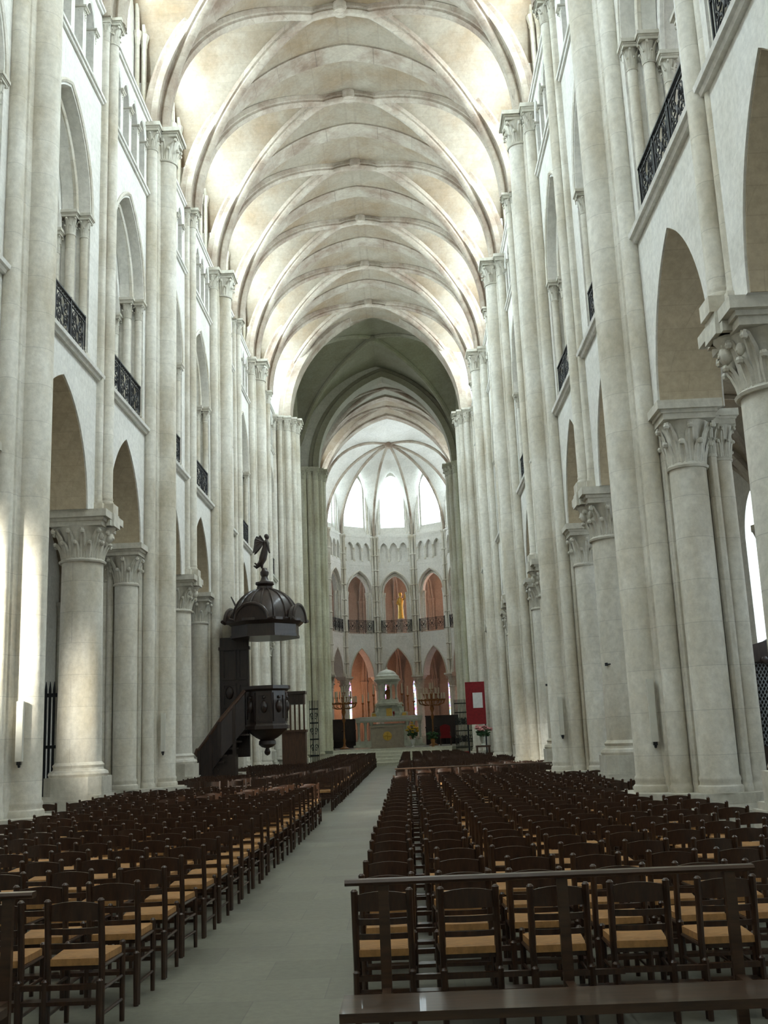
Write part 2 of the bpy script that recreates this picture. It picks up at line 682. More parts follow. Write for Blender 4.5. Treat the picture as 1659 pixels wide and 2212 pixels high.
# aisles and galleries
AW = 10.2
for s, nm in ((-1, 'wall_aisle_left'), (1, 'wall_aisle_right')):
    mb = MB()

    def fn(u, v, d, s=s):
        return (s * (AW + d), u, v)
    for (ya, yb, ma) in BAYS:
        uc2 = (ya + yb) / 2
        ua = uc2 - (0.95 if s > 0 else 0)
        hs = [opening(ua, 0.75, 3.4, 6.3, 7.5, 8), opening(uc2, 0.8, 10.9, 12.8, 13.9, 8)]
        mb.plate([(ya, 0), (yb, 0), (yb, 16.2), (ya, 16.2)], hs, 0.0, 0.5, fn)
    struct(mb.build(nm, M['wall']))
    for (ya, yb, ma) in BAYS:
        uc2 = (ya + yb) / 2
        near = (s < 0 and 6 < uc2 < 16)
        window(opening(uc2 - (0.95 if s > 0 else 0), 0.76, 3.39, 6.3, 7.51, 8), 0.3, fn, G['aisle_near'] if near else (G['aisle_r'] if s > 0 else G['aisle']))
        window(opening(uc2, 0.81, 10.89, 12.8, 13.91, 8), 0.3, fn, G['gallery'])


# groin vault: z = max(T(x), L(y))
def tprof(a, sp, ap):
    h = ap - sp
    c = (h * h - a * a) / (2 * a)
    R = a + c

    def T(x):
        x = min(abs(x), a)
        return sp + math.sqrt(max(R * R - (x + c) ** 2, 0))

    def inv(z):
        q = z - sp
        if q <= 0:
            return a
        return max(-c + math.sqrt(max(R * R - q * q, 0)), 0.0)
    return T, inv


def groin(mb, xc, yc, ax, ay, wx, wy, sp, ap, sp2, n=22, m=4, ap2=None):
    """ax half width of the T profile along x, ay along y; wx, wy the true half extents"""
    T, Ti = tprof(ax, sp, ap)
    L, Li = tprof(ay, sp2, ap2 or ap)
    for sx in (-1, 1):
        for sy in (-1, 1):
            # T cell
            vs, fs = [], []
            for i in range(n + 1):
                x = ax * math.sin(i / n * PI / 2)
                z = T(x)
                d = Li(z) if z > sp2 else ay
                for j in range(m + 1):
                    y = d + (wy - d) * j / m
                    vs.append((xc + sx * x, yc + sy * y, z))
            for i in range(n):
                for j in range(m):
                    a = i * (m + 1) + j
                    fs.append((a, a + 1, a + m + 2, a + m + 1))
            mb.add(vs, fs)
            vs, fs = [], []
            for i in range(n + 1):
                y = ay * math.sin(i / n * PI / 2)
                z = L(y)
                d = Ti(z)
                for j in range(m + 1):
                    x = d + (wx - d) * j / m
                    vs.append((xc + sx * x, yc + sy * y, z))
            for i in range(n):
                for j in range(m):
                    a = i * (m + 1) + j
                    fs.append((a, a + 1, a + m + 2, a + m + 1))
            mb.add(vs, fs)


def groin_diag(xc, yc, ax, ay, sp, ap, sp2, sx, sy, n=26, ap2=None):
    T, Ti = tprof(ax, sp, ap)
    L, Li = tprof(ay, sp2, ap2 or ap)
    pts = []
    for i in range(n + 1):
        x = ax * math.sin(i / n * PI / 2)
        z = T(x)
        d = Li(z) if z > sp2 else ay
        pts.append(Vector((xc + sx * x, yc + sy * d, z)))
    return pts


L_SP = 19.4
ROLL = [(0.02, -0.17), (-0.13, -0.17), (-0.15, -0.11), (-0.23, -0.13), (-0.30, -0.07), (-0.32, 0.0), (-0.30, 0.07), (-0.23, 0.13), (-0.15, 0.11), (-0.13, 0.17), (0.02, 0.17)]
TRANS = [(0.05, -0.40), (-0.12, -0.40), (-0.15, -0.33), (-0.25, -0.36), (-0.34, -0.29), (-0.35, -0.20), (-0.30, -0.14), (-0.30, 0.14),
         (-0.35, 0.20), (-0.34, 0.29), (-0.25, 0.36), (-0.15, 0.33), (-0.12, 0.40), (0.05, 0.40)]


def transverse(mb, y, xc=0.0, a=V_A, sp=V_SP, ap=V_AP, prof=TRANS):
    pts = [(xc - p[0], y, sp + p[1]) for p in arch(a, ap - sp, 22)]
    # going left to right over the crown; n positive outward
    mb.sweep(pts, [(-q if False else q, b2) for q, b2 in prof], (0, 1, 0))


ys = sorted(MAJ + MIN)
for i, (ya, yb, ma) in enumerate(BAYS):
    mb = MB()
    groin(mb, 0, (ya + yb) / 2, V_A, (yb - ya) / 2, HW + 0.5, (yb - ya) / 2, V_SP, V_AP, L_SP, ap2=V_AP - 0.15)
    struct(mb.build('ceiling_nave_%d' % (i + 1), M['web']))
    mb = MB()
    for sx in (-1, 1):
        for sy in (-1, 1):
            p = groin_diag(0, (ya + yb) / 2, V_A, (yb - ya) / 2, V_SP, V_AP, L_SP, sx, sy, ap2=V_AP - 0.15)
            B = Vector((sy * 2.1 * sx * sx, -sx * 4.9, 0)) if False else Vector((-sy * 2.19, sx * 4.95, 0)).normalized()
            nrm = B.cross((p[5] - p[4]).normalized())
            prof = ROLL if nrm.z > 0 else [(-q, b2) for q, b2 in ROLL]
            mb.sweep(p, prof, B)
    mb.lathe(0, (ya + yb) / 2, [(0.0, V_AP - 0.32), (0.22, V_AP - 0.28), (0.26, V_AP - 0.16), (0.26, V_AP)], 14)
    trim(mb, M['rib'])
for y in ys[1:-1]:
    mb = MB()
    transverse(mb, y)
    trim(mb, M['rib'])
# aisle vaults, one ceiling per side, and gallery ceilings
for s, nm in ((-1, 'left'), (1, 'right')):
    mb = MB()
    mb2 = MB()
    for (ya, yb, ma) in BAYS:
        groin(mb, s * 8.15, (ya + yb) / 2, 2.05, (yb - ya) / 2, 2.05, (yb - ya) / 2, 6.35, 9.0, 6.35, n=10, m=2)
        for sx in (-1, 1):
            for sy in (-1, 1):
                p = groin_diag(s * 8.15, (ya + yb) / 2, 2.05, (yb - ya) / 2, 6.35, 9.0, 6.35, sx, sy, n=12)
                mb2.tube(p, 0.09, 6)
        pts = [(s * 8.15 - p[0], yb, 6.3 + p[1]) for p in arch(2.0, 2.6, 12)]
        mb2.sweep(pts, [(0.05, -0.2), (-0.2, -0.2), (-0.25, 0), (-0.2, 0.2), (0.05, 0.2)], (0, 1, 0))
    struct(mb.build('ceiling_aisle_%s' % nm, M['web']))
    trim(mb2, M['rib'])
    mb = MB()
    mb.box(min(s * 5.65, s * 10.3), max(s * 5.65, s * 10.3), -1, YD, 9.02, 9.28)
    mb.box(min(s * 5.65, s * 10.3), max(s * 5.65, s * 10.3), -1, YD, 15.66, 15.9)
    struct(mb.build('ceiling_gallery_%s' % nm, M['wall']))
# wall above the inner half of the aisle vault (back face of the arcade wall carries it)

# roof over the vaults keeps the sky out
mb = MB()
mb.box(-17, 17, -9, 62, 25.6, 25.8)
mb.box(-17, 17, 62, 90, 25.6, 25.8)
struct(mb.build('ceiling_roof', M['wall']))
# west wall
mb = MB()


def fnw(u, v, d):
    return (u, -1.3 - d, v)


mb.plate([(-11, 0), (11, 0), (11, 25.6), (-11, 25.6)], [opening(q, 1.0, 10.5, 15.0, 16.6, 8) for q in (-2.6, 0, 2.6)], 0, 0.6, fnw)
struct(mb.build('wall_west', M['wall']))
for q in (-2.6, 0, 2.6):
    window(opening(q, 1.01, 10.49, 15.0, 16.61, 8), 0.3, fnw, G['west'])

# string courses
STR = [(0.02, -0.10), (-0.10, -0.10), (-0.13, -0.02), (-0.20, 0.0), (-0.22, 0.10), (-0.14, 0.13), (0.02, 0.16)]


def string_course(pts, zc, inward, sc=1.0, mat=None):
    """horizontal moulding along a polyline; inward = which side faces the nave"""
    mb = MB()
    prof = [(q * sc * inward, b2 * sc) for q, b2 in STR]
    mb.sweep([(p[0], p[1], zc) for p in pts], prof, (0, 0, 1))
    return trim(mb, mat or M['wall'])


for s in (-1, 1):
    for zc, k in ((9.25, 0.68), (15.68, 0.5), (17.86, 0.5)):
        string_course([(s * HW, -1), (s * HW, YD)], zc, -s, k)

# archivolt mouldings and clerestory jamb shafts, per side
for s in (-1, 1):
    mb = MB()
    for (ya, yb, ma) in BAYS:
        if yb < 5:
            continue
        a0, a1 = bay_open(ya, yb, ma)
        uc = (a0 + a1) / 2
        for (d, rr, hf, za) in ((-0.0, 0.05, 1.50, 14.78), (0.27, 0.06, 1.30, 14.5)):
            p = [(s * (HW + d), uc + q[0], 12.6 + q[1]) for q in arch(hf, za - 12.6, 14)]
            mb.tube(p, rr, 6)
        for q in (-1, 1):
            for du, dd, rr in ((1.98, 0.2, 0.075), (1.78, 0.33, 0.06)):
                yy = (ya + yb) / 2 + q * du
                mb.lathe(s * (HW + dd), yy, [(rr * 1.6, 17.9), (rr * 1.5, 18.0), (rr, 18.08), (rr, 20.3), (rr * 1.3, 20.34), (rr * 1.2, 20.4), (rr * 1.9, 20.6), (rr * 1.9, 20.68)], 8)
                mb.tube([(s * (HW + dd), yy, 20.6), (s * (HW + dd), yy - q * 0.1, 21.6), (s * (HW + dd), yy - q * 0.45, 22.5), (s * (HW + dd), yy - q * 1.0, 23.1), (s * (HW + dd), yy - q * du, 23.5)], rr, 6)
    trim(mb, M['pier'])

# aisle wall responds
for s in (-1, 1):
    mb = MB()
    for y in ys[1:]:
        for dy in (-0.28, 0, 0.28):
            r = 0.16 if dy == 0 else 0.1
            x = s * (AW - (0.2 if dy == 0 else 0.08))
            mb.lathe(x, y + dy, [(r * 1.7, 0.0), (r * 1.7, 0.5), (r * 1.3, 0.7), (r, 0.8), (r, 5.8), (r * 1.2, 5.83), (r, 5.9), (r * 1.7, 6.2), (r * 1.9, 6.22), (r * 1.9, 6.35)], 10)
    trim(mb, M['pier'])


# ------------------------------------------------------------------ carved capital
def capital(mb, cx, cy, z0, z1, r, ab, abh=0.22, leaves=8, seg=16, abx=None):
    """bell with crocket leaves under a moulded square abacus of half width ab"""
    zb = z1 - abh
    h = zb - z0
    mb.lathe(cx, cy, [(r * 1.12, z0 - 0.05 * h), (r * 1.16, z0), (r * 1.05, z0 + 0.05 * h), (r * 1.0, z0 + 0.1 * h), (r * 1.04, z0 + 0.45 * h),
                      (r * 1.16, z0 + 0.75 * h), (r * 1.36, z0 + h)], seg)
    nl = leaves
    for tier in range(2):
        for k in range(nl):
            a = 2 * PI * (k + 0.5 * tier) / nl + (PI / 4 if nl % 8 == 0 else PI / 12)
            ca, sa = math.cos(a), math.sin(a)
            hh = h * (0.58 if tier else 0.97)
            diag = 1.0 + 0.25 * abs(math.sin(2 * a)) ** 2 * (1 - tier)
            out = (ab * 0.90 if not tier else r * 1.38) * diag
            wl = r * 2.3 / nl
            rows = [(r * 1.0, 0.08, 0.75), (r * 1.06, 0.4, 1.0), (r * 1.1 + (out - r * 1.1) * 0.25, 0.7, 0.9), (r * 1.1 + (out - r * 1.1) * 0.75, 0.93, 0.6), (out, 0.95, 0.5), (out * 1.02, 0.84, 0.35)]
            vs, fs = [], []
            for (q, zz, ww) in rows:
                for (t2, dq) in ((-1, -0.03 * r), (-0.5, 0.05 * r), (0, 0.0), (0.5, 0.05 * r), (1, -0.03 * r)):
                    tx = t2 * wl * ww
                    vs.append((cx + ca * (q + dq) - sa * tx, cy + sa * (q + dq) + ca * tx, z0 + hh * zz))
            for i in range(len(rows) - 1):
                for j in range(4):
                    fs.append((i * 5 + j, i * 5 + j + 1, i * 5 + j + 6, i * 5 + j + 5))
            mb.add(vs, fs)
            mb.sphere((cx + ca * out * 0.98, cy + sa * out * 0.98, z0 + hh * 0.86), wl * 0.62, 6, 4)
    for (k, za, zc) in ((0.88, zb - 0.01, zb + abh * 0.3), (0.95, zb + abh * 0.3, zb + abh * 0.5), (1.08, zb + abh * 0.5, z1)):
        mb.box(cx - ab * k, cx + ab * k, cy - ab * k, cy + ab * k, za, zc)


def base_prof(r, z0, h=0.24):
    return [(r * 1.14, z0), (r * 1.17, z0 + h * 0.2), (r * 1.14, z0 + h * 0.38), (r * 1.05, z0 + h * 0.46), (r * 1.04, z0 + h * 0.62),
            (r * 1.08, z0 + h * 0.75), (r * 1.06, z0 + h * 0.88), (r * 1.0, z0 + h)]


# ------------------------------------------------------------------ compound piers (built for the right side, origin at x = 5.4)
PX = 5.4
Z_PL = 0.72


def shaft_part(root, name, cx, cy, r, ztop, zcap, ab, seg=20, abh=0.22, leaves=8, z0=Z_PL):
    mb = MB()
    mb.lathe(cx, cy, base_prof(r, z0) + [(r, ztop)], seg)
    sh = mb.build(name, M['pier'], root)
    mb = MB()
    capital(mb, cx, cy, ztop, zcap, r, ab, abh, leaves, seg=max(10, seg - 4))
    mb.build('capital', M['carved'], sh)
    return sh


def make_pier(label):
    root = thing('compound_pier', label, 'pier')
    mb = MB()
    hull = [(4.12 - PX, -0.42), (4.45 - PX, -0.62), (4.72 - PX, -0.82), (5.15 - PX, -1.16), (5.9 - PX, -1.18), (6.25 - PX, -0.9), (6.4 - PX, -0.4)]
    hull = hull + [(x, -y) for x, y in reversed(hull)]
    mb.prism(hull, 0.0, 0.50)
    mb.prism([(x * 0.95 - 0.02, y * 0.95) for x, y in hull], 0.50, 0.58, -0.03)
    mb.prism([(x * 0.93 - 0.02, y * 0.93) for x, y in hull], 0.58, Z_PL)
    mb.build('plinth', M['carved'], root)
    mb = MB()
    mb.prism([(4.78 - PX, -0.24), (4.88 - PX, -0.42), (5.13 - PX, -0.42), (5.13 - PX, -0.70), (5.85 - PX, -0.70), (6.05 - PX, -0.55), (6.12 - PX, -0.3),
              (6.12 - PX, 0.3), (6.05 - PX, 0.55), (5.85 - PX, 0.70), (5.13 - PX, 0.70), (5.13 - PX, 0.42), (4.88 - PX, 0.42), (4.78 - PX, 0.24)], Z_PL, 6.4)
    mb.prism([(4.78 - PX, -0.24), (4.88 - PX, -0.42), (5.14 - PX, -0.42), (5.14 - PX, 0.42), (4.88 - PX, 0.42), (4.78 - PX, 0.24)], 6.4, 17.75)
    mb.build('core', M['pier'], root)
    shaft_part(root, 'nave_shaft', 4.745 - PX, 0, 0.29, 16.85, 17.72, 0.43, 24)
    for sy in (-1, 1):
        shaft_part(root, 'wall_shaft', 5.0 - PX, sy * 0.49, 0.15, 17.0, 17.72, 0.25, 14)
        mb = MB()
        mb.cyl(4.865 - PX, sy * 0.385, 0.042, Z_PL, 17.4, 8)
        mb.cyl(5.17 - PX, sy * 0.67, 0.042, Z_PL, 17.4, 8)
        mb.build('fillet', M['pier'], root)
        shaft_part(root, 'arcade_respond', 5.46 - PX, sy * 0.80, 0.27, 5.42, 6.36, 0.44, 20, abh=0.26)
        shaft_part(root, 'aisle_shaft', 5.84 - PX, sy * 0.78, 0.08, 5.6, 6.30, 0.15, 10)
        shaft_part(root, 'aisle_shaft', 6.02 - PX, sy * 0.66, 0.15, 5.55, 6.30, 0.24, 12)
    shaft_part(root, 'aisle_shaft', 6.12 - PX, 0, 0.2, 5.55, 6.30, 0.28, 12)
    return root


def make_column(label):
    """round intermediate column carrying a cluster of wall shafts"""
    root = thing('arcade_column', label, 'column')
    cx = 5.40 - PX
    mb = MB()
    mb.box(cx - 0.62, cx + 0.62, -0.62, 0.62, 0, 0.72)
    mb.box(cx - 0.57, cx + 0.57, -0.57, 0.57, 0.72, 0.8)
    c = 0.20
    h = 0.56
    mb.prism([(cx - h, -h + c), (cx - h + c, -h), (cx + h - c, -h), (cx + h, -h + c), (cx + h, h - c), (cx + h - c, h), (cx - h + c, h), (cx - h, h - c)], 0.8, 1.14)
    mb.build('plinth', M['carved'], root)
    mb = MB()
    mb.lathe(cx, 0, [(0.56, 1.14), (0.58, 1.19), (0.56, 1.24), (0.49, 1.27), (0.48, 1.31), (0.50, 1.36), (0.47, 1.39), (0.44, 1.42), (0.425, 3.2), (0.41, 5.36)], 28)
    mb.build('shaft', M['pier'], root)
    mb = MB()
    capital(mb, cx, 0, 5.38, 6.36, 0.41, 0.60, abh=0.30, leaves=12, seg=24)
    mb.box(4.70 - PX, 5.0 - PX, -0.22, 0.22, 6.08, 6.36, 0.02)
    mb.build('capital', M['carved'], root)
    mb = MB()     # corbels below the wall shafts
    for (x, dy, r) in ((4.92, 0.0, 0.17), (5.02, -0.21, 0.11), (5.02, 0.21, 0.11)):
        mb.lathe(x - PX, dy, [(0.01, 5.66), (0.05, 5.70), (0.06, 5.76), (r * 0.45, 5.80), (r * 0.6, 5.92), (r * 0.95, 6.02), (r * 1.1, 6.05), (r * 1.1, 6.10)], 12)
        mb.sphere((x - PX - 0.04, dy, 5.88), r * 0.62, 10, 7, sz=1.25)
        mb.sphere((x - PX - 0.04 - r * 0.55, dy, 5.86), r * 0.16, 6, 4)
    mb.box(4.76 - PX, 5.2 - PX, -0.30, 0.30, 6.08, 6.2)
    mb.build('bracket', M['carved'], root)
    ws = []
    for (x, y, r) in ((4.94, 0, 0.135), (5.04, -0.2, 0.075), (5.04, 0.2, 0.075)):
        mb = MB()
        mb.box(x - PX - r * 1.5, x - PX + r * 1.5, y - r * 1.4, y + r * 1.4, 6.36, 6.56)
        mb.lathe(x - PX, y, base_prof(r, 6.56, 0.16) + [(r, 17.28)], 14)
        sh = mb.build('wall_shaft', M['pier'], root)
        mb = MB()
        capital(mb, x - PX, y, 17.28, 17.86, r, r * 1.75, abh=0.15, leaves=6, seg=10)
        mb.build('capital', M['carved'], sh)
    mb = MB()
    mb.box(5.03 - PX, 5.16 - PX, -0.28, 0.28, 6.36, 17.8)
    mb.build('core', M['pier'], root)
    return root


pier_lab = {(-1, 16.05): 'nearest pale compound pier at the left edge, washed out by daylight',
            (-1, 25.25): 'second left compound pier, between two pointed arches with tall paired capitals',
            (-1, 34.0): 'third left compound pier, directly behind the dark pulpit backboard',
            (-1, 42.75): 'fourth left compound pier, seen above and right of the pulpit dome',
            (1, 16.05): 'nearest right compound pier with thick shafts and visible drum joints',
            (1, 25.25): 'second right compound pier, with a capital at the foot of the first vault rib',
            (1, 34.0): 'third right compound pier, slim shafts with pinkish stains at its foot',
            (1, 42.75): 'fourth right compound pier, far slim shafts beside the choir piers'}
P0 = None
for (s, y), lab in pier_lab.items():
    loc = (s * PX, y, 0)
    if P0 is None:
        P0 = make_pier(lab)
        P0.location = loc
        P0.rotation_euler = (0, 0, 0 if s > 0 else PI)
    else:
        dup(P0, loc, 0 if s > 0 else PI, lab)
for s in (-1, 1):
    for y in (7.75, -1.0):
        dup(P0, (s * PX, y, 0), 0 if s > 0 else PI,
            '%s compound pier %s the camera' % ('left' if s < 0 else 'right', 'beside' if y > 0 else 'behind'))
col_lab = {(-1, 20.875): 'left round column with leafy capital on a tall stone plinth, nearest',
           (-1, 29.625): 'left round column with bracketed shafts, just left of the pulpit stairs',
           (-1, 38.375): 'left round column whose plinth shows beneath the pulpit bowl',
           (-1, 47.125): 'farthest left round column before the crossing, beyond the pulpit',
           (1, 11.65): 'cropped round column with big leafy capital at the right picture edge',
           (1, 20.875): 'right round column on a tall plinth behind the nearest compound pier',
           (1, 29.625): 'right round column with an iron ring between second and third piers',
           (1, 38.375): 'right round column between the third and fourth compound piers',
           (1, 47.125): 'farthest right round column before the crossing'}
C0 = None
for (s, y), lab in col_lab.items():
    loc = (s * PX + (0.16 if s > 0 and y < 13 else 0), y, 0)
    if C0 is None:
        C0 = make_column(lab)
        C0.location = loc
        C0.rotation_euler = (0, 0, 0 if s > 0 else PI)
    else:
        cc = dup(C0, loc, 0 if s > 0 else PI, lab)
        if s > 0 and y < 13:
            for ch in cc.children:
                if ch.name.startswith(('wall_shaft', 'core')):
                    ch.location.x = -0.07
for s, y in ((-1, 12.125), (-1, 3.375), (1, 3.375)):
    dup(C0, (s * PX, y, 0), 0 if s > 0 else PI, '%s round column %s' % ('left' if s < 0 else 'right', 'beside the camera' if y < 5 else 'just outside the left picture edge'))


# ------------------------------------------------------------------ gallery arcades, triforium arcades, railings
def make_gallery(label):
    root = thing('gallery_arcade', label, 'gallery arcade', group=None)

    def fn(u, v, d):
        return (HW - PX + d, u, v)
    mb = MB()
    ocu = [(0.17 * math.cos(a) * (1 + 0.25 * abs(math.sin(1.5 * a + PI / 4))), 13.78 + 0.24 * math.sin(a)) for a in [2 * PI * k / 18 for k in range(18)]]
    outer = [(-1.3, 9.35), (-1.18, 9.35)] + [(-0.60 - p[0], 12.15 + p[1]) for p in arch(0.56, 1.35, 10)] + [(-0.04, 12.15), (0.04, 12.15)] + \
            [(0.60 - p[0], 12.15 + p[1]) for p in arch(0.56, 1.35, 10)] + [(1.18, 9.35), (1.3, 9.35), (1.3, 14.55), (-1.3, 14.55)]
    outer = [(-1.3, 9.35), (-1.16, 9.35), (-1.16, 12.15)] + outer[3:-5] + [(1.16, 12.15), (1.16, 9.35), (1.3, 9.35), (1.3, 14.55), (-1.3, 14.55)]
    mb.plate(outer, [ocu], 0.56, 0.86, fn)
    for q in (-0.6, 0.6):
        mb.tube([(HW - PX + 0.56, q + p[0], 12.15 + p[1]) for p in arch(0.54, 1.33, 10)], 0.055, 6)
    mb.build('twin_arch_screen', M['wall'], root)

    def colo(name, d, u, r, z0, zc, z1, ab):
        mb = MB()
        mb.box(HW - PX + d - r * 1.5, HW - PX + d + r * 1.5, u - r * 1.5, u + r * 1.5, z0, z0 + 0.25)
        mb.lathe(HW - PX + d, u, base_prof(r, z0 + 0.25, 0.14) + [(r, zc)], 12)
        c = mb.build(name, M['pier'], root)
        mb = MB()
        capital(mb, HW - PX + d, u, zc, z1, r, ab, abh=0.13, leaves=6, seg=10)
        mb.build('capital', M['carved'], c)
    colo('column', 0.71, 0, 0.14, 9.3, 11.6, 12.15, 0.24)
    for q in (-1, 1):
        colo('colonnette', 0.62, q * 1.12, 0.085, 9.3, 11.65, 12.15, 0.15)
        colo('colonnette', 0.36, q * 1.26, 0.10, 9.3, 12.1, 12.6, 0.18)
        colo('colonnette', 0.12, q * 1.42, 0.085, 9.3, 12.1, 12.6, 0.16)
    return root


def make_triforium(label):
    root = thing('triforium_arcade', label, 'triforium arcade')
    for k in range(5):
        u = (k - 2) * 0.76
        r = 0.062
        x = HW - PX + 0.06
        mb = MB()
        mb.box(x - r * 1.5, x + r * 1.5, u - r * 1.5, u + r * 1.5, 15.76, 15.9)
        mb.lathe(x, u, base_prof(r, 15.9, 0.09) + [(r, 16.78)], 10)
        c = mb.build('colonnette', M['pier'], root)
        mb = MB()
        capital(mb, x, u, 16.78, 17.08, r, 0.12, abh=0.08, leaves=6, seg=8)
        mb.build('capital', M['carved'], c)
    for k in range(4):
        u = (k - 1.5) * 0.76
        mb = MB()
        mb.tube([(HW - PX + 0.02, u + p[0], 17.08 + p[1]) for p in arch(0.33, 0.5, 8)], 0.05, 6)
        mb.build('arch_moulding', M['wall'], root)
    return root


def scroll(mb, cx, cz, r, turns, a0, dirn, x=0.0, rad=0.013, n=16):
    pts = []
    for i in range(n + 1):
        t = i / n
        rr = r * (1 - 0.8 * t)
        a = a0 + dirn * 2 * PI * turns * t
        pts.append((x, cx + rr * math.cos(a), cz + rr * math.sin(a)))
    mb.tube(pts, rad, 5)


def make_railing(label, L=2.75):
    """wrought iron balustrade, local x = 0 plane, y along, z from 0"""
    root = thing('gallery_railing', label, 'railing')
    mb = MB()
    mb.box(-0.03, 0.03, -L / 2, L / 2, 0.90, 0.93)
    mb.box(-0.015, 0.015, -L / 2, L / 2, 0.80, 0.82)
    mb.build('handrail', M['iron'], root)
    mb = MB()
    mb.box(-0.018, 0.018, -L / 2, L / 2, 0.05, 0.075)
    mb.box(-0.015, 0.015, -L / 2, L / 2, 0.15, 0.165)
    mb.build('bottom_rail', M['iron'], root)
    mb = MB()
    nb = 3
    wd = L / nb
    for i in range(nb):
        c = -L / 2 + wd * (i + 0.5)
        for sg in (-1, 1):
            mb.tube([(0, c + sg * 0.40 * wd, 0.08), (0, c + sg * 0.40 * wd, 0.9)], 0.012, 5)
            scroll(mb, c + sg * 0.2 * wd, 0.62, 0.15, 1.6, PI / 2, -sg)
            scroll(mb, c + sg * 0.2 * wd, 0.33, 0.15, 1.6, -PI / 2, sg)
            mb.tube([(0, c + sg * 0.02, 0.16), (0, c + sg * 0.16, 0.30), (0, c + sg * 0.03, 0.48), (0, c + sg * 0.17, 0.66), (0, c + sg * 0.02, 0.8)], 0.012, 5)
            for zz in (0.22, 0.42, 0.55, 0.74):
                mb.sphere((0, c + sg * (0.11 + 0.05 * math.sin(zz * 20)), zz), 0.032, 6, 4, sx=0.5)
            scroll(mb, c + sg * 0.31 * wd, 0.48, 0.08, 1.2, 0, sg)
        mb.sphere((0, c, 0.48), 0.05, 8, 5, sx=0.5, sz=1.7)
    for i in range(22):
        yy = -L / 2 + L * (i + 0.5) / 22
        mb.tube([(0, yy - 0.04, 0.82), (0, yy, 0.88), (0, yy + 0.04, 0.82)], 0.008, 4)
    mb.build('scrollwork', M['iron'], root)
    for i in range(nb + 1):
        mb = MB()
        yy = -L / 2 + wd * i
        mb.box(-0.018, 0.018, yy - 0.018, yy + 0.018, 0, 0.96)
        mb.build('post', M['iron'], root)
    return root


GA = TR = RL = None
bi = {-1: 0, 1: 0}
for (ya, yb, ma) in BAYS:
    if yb < 7:
        continue
    a0, a1 = bay_open(ya, yb, ma)
    uc = (a0 + a1) / 2
    for s in (-1, 1):
        if s < 0 and yb < 16:
            num = 0
        else:
            bi[s] += 1
            num = bi[s]
        sd = 'left' if s < 0 else 'right'
        if num:
            lg = 'pointed twin-arch gallery opening on the %s, %s bay from the near end' % (sd, ordn(num))
            lt = 'row of small triforium arches on the %s wall, %s bay from the near end' % (sd, ordn(num))
            lr = 'black wrought iron gallery railing on the %s, %s bay from the near end' % (sd, ordn(num))
        else:
            continue
        rz = 0 if s > 0 else PI
        if GA is None:
            GA, TR, RL = make_gallery(lg), make_triforium(lt), make_railing(lr)
            for o, l in ((GA, (s * PX, uc, 0)), (TR, (s * PX, uc, 0)), (RL, (s * (HW + 0.06), uc, 9.40))):
                o.location = l
                o.rotation_euler = (0, 0, rz)
        else:
            dup(GA, (s * PX, uc, 0), rz, lg)
            dup(TR, (s * PX, uc, 0), rz, lt)
            dup(RL, (s * (HW + 0.06), uc, 9.40), rz, lr)

# ------------------------------------------------------------------ crossing
def crossing_arch(mb, y, depth=1.1, xc=0.0, a=4.65):
    prof = [(0.3, -depth / 2), (-0.05, -depth / 2), (-0.12, -depth / 2 + 0.12), (-0.3, -depth / 2 + 0.15), (-0.36, -depth / 2 + 0.3),
            (-0.52, -0.2), (-0.6, 0), (-0.52, 0.2), (-0.36, depth / 2 - 0.3), (-0.3, depth / 2 - 0.15), (-0.12, depth / 2 - 0.12), (-0.05, depth / 2), (0.3, depth / 2)]
    transverse(mb, y, xc, a=a, sp=V_SP, ap=X_AP, prof=prof)


for y in (YD, YE):
    mb = MB()
    crossing_arch(mb, y, 1.1, 0.1 if y == YD else 0.35, 4.65 if y == YD else 4.35)
    trim(mb, M['rib'] if y == YD else M['web_shade'])
mb = MB()
yc = (YD + YE) / 2
groin(mb, 0, yc, V_A + 0.1, (YE - YD) / 2, 5.4, (YE - YD) / 2, V_SP, 24.2, V_SP, m=5)
struct(mb.build('ceiling_crossing', M['web_shade']))
mb = MB()
for sx in (-1, 1):
    for sy in (-1, 1):
        p = groin_diag(0, yc, V_A + 0.1, (YE - YD) / 2, V_SP, 24.2, V_SP, sx, sy)
        mb.tube(p, 0.16, 8)
mb.lathe(0, yc, [(0.0, 23.75), (0.3, 23.85), (0.36, 24.0), (0.36, 24.2)], 14)
for s in (-1, 1):       # transept arches
    pts = [(s * 5.2, yc - p[0], V_SP + p[1]) for p in arch((YE - YD) / 2 - 0.7, 23.6 - V_SP, 18)]
    mb.sweep(pts, [(q * (1 if s > 0 else 1), b2) for q, b2 in [(0.2, -0.4), (-0.25, -0.4), (-0.4, 0), (-0.25, 0.4), (0.2, 0.4)]], (s * -1, 0, 0) if False else (1, 0, 0))
trim(mb, M['web_shade'])

mb = MB()
for (y, xc, a) in ((YD, 0.1, 4.65), (YE, 0.35, 4.35)):
    ar = [(xc - p[0], V_SP + p[1]) for p in arch(a, X_AP - V_SP, 20)]
    mb.plate([(-5.6, V_SP)] + ar + [(5.6, V_SP), (5.6, 25.4), (-5.6, 25.4)], [], y - 0.3, y + 0.3, lambda u, v, d: (u, d, v))
struct(mb.build('wall_crossing', M['wall']))

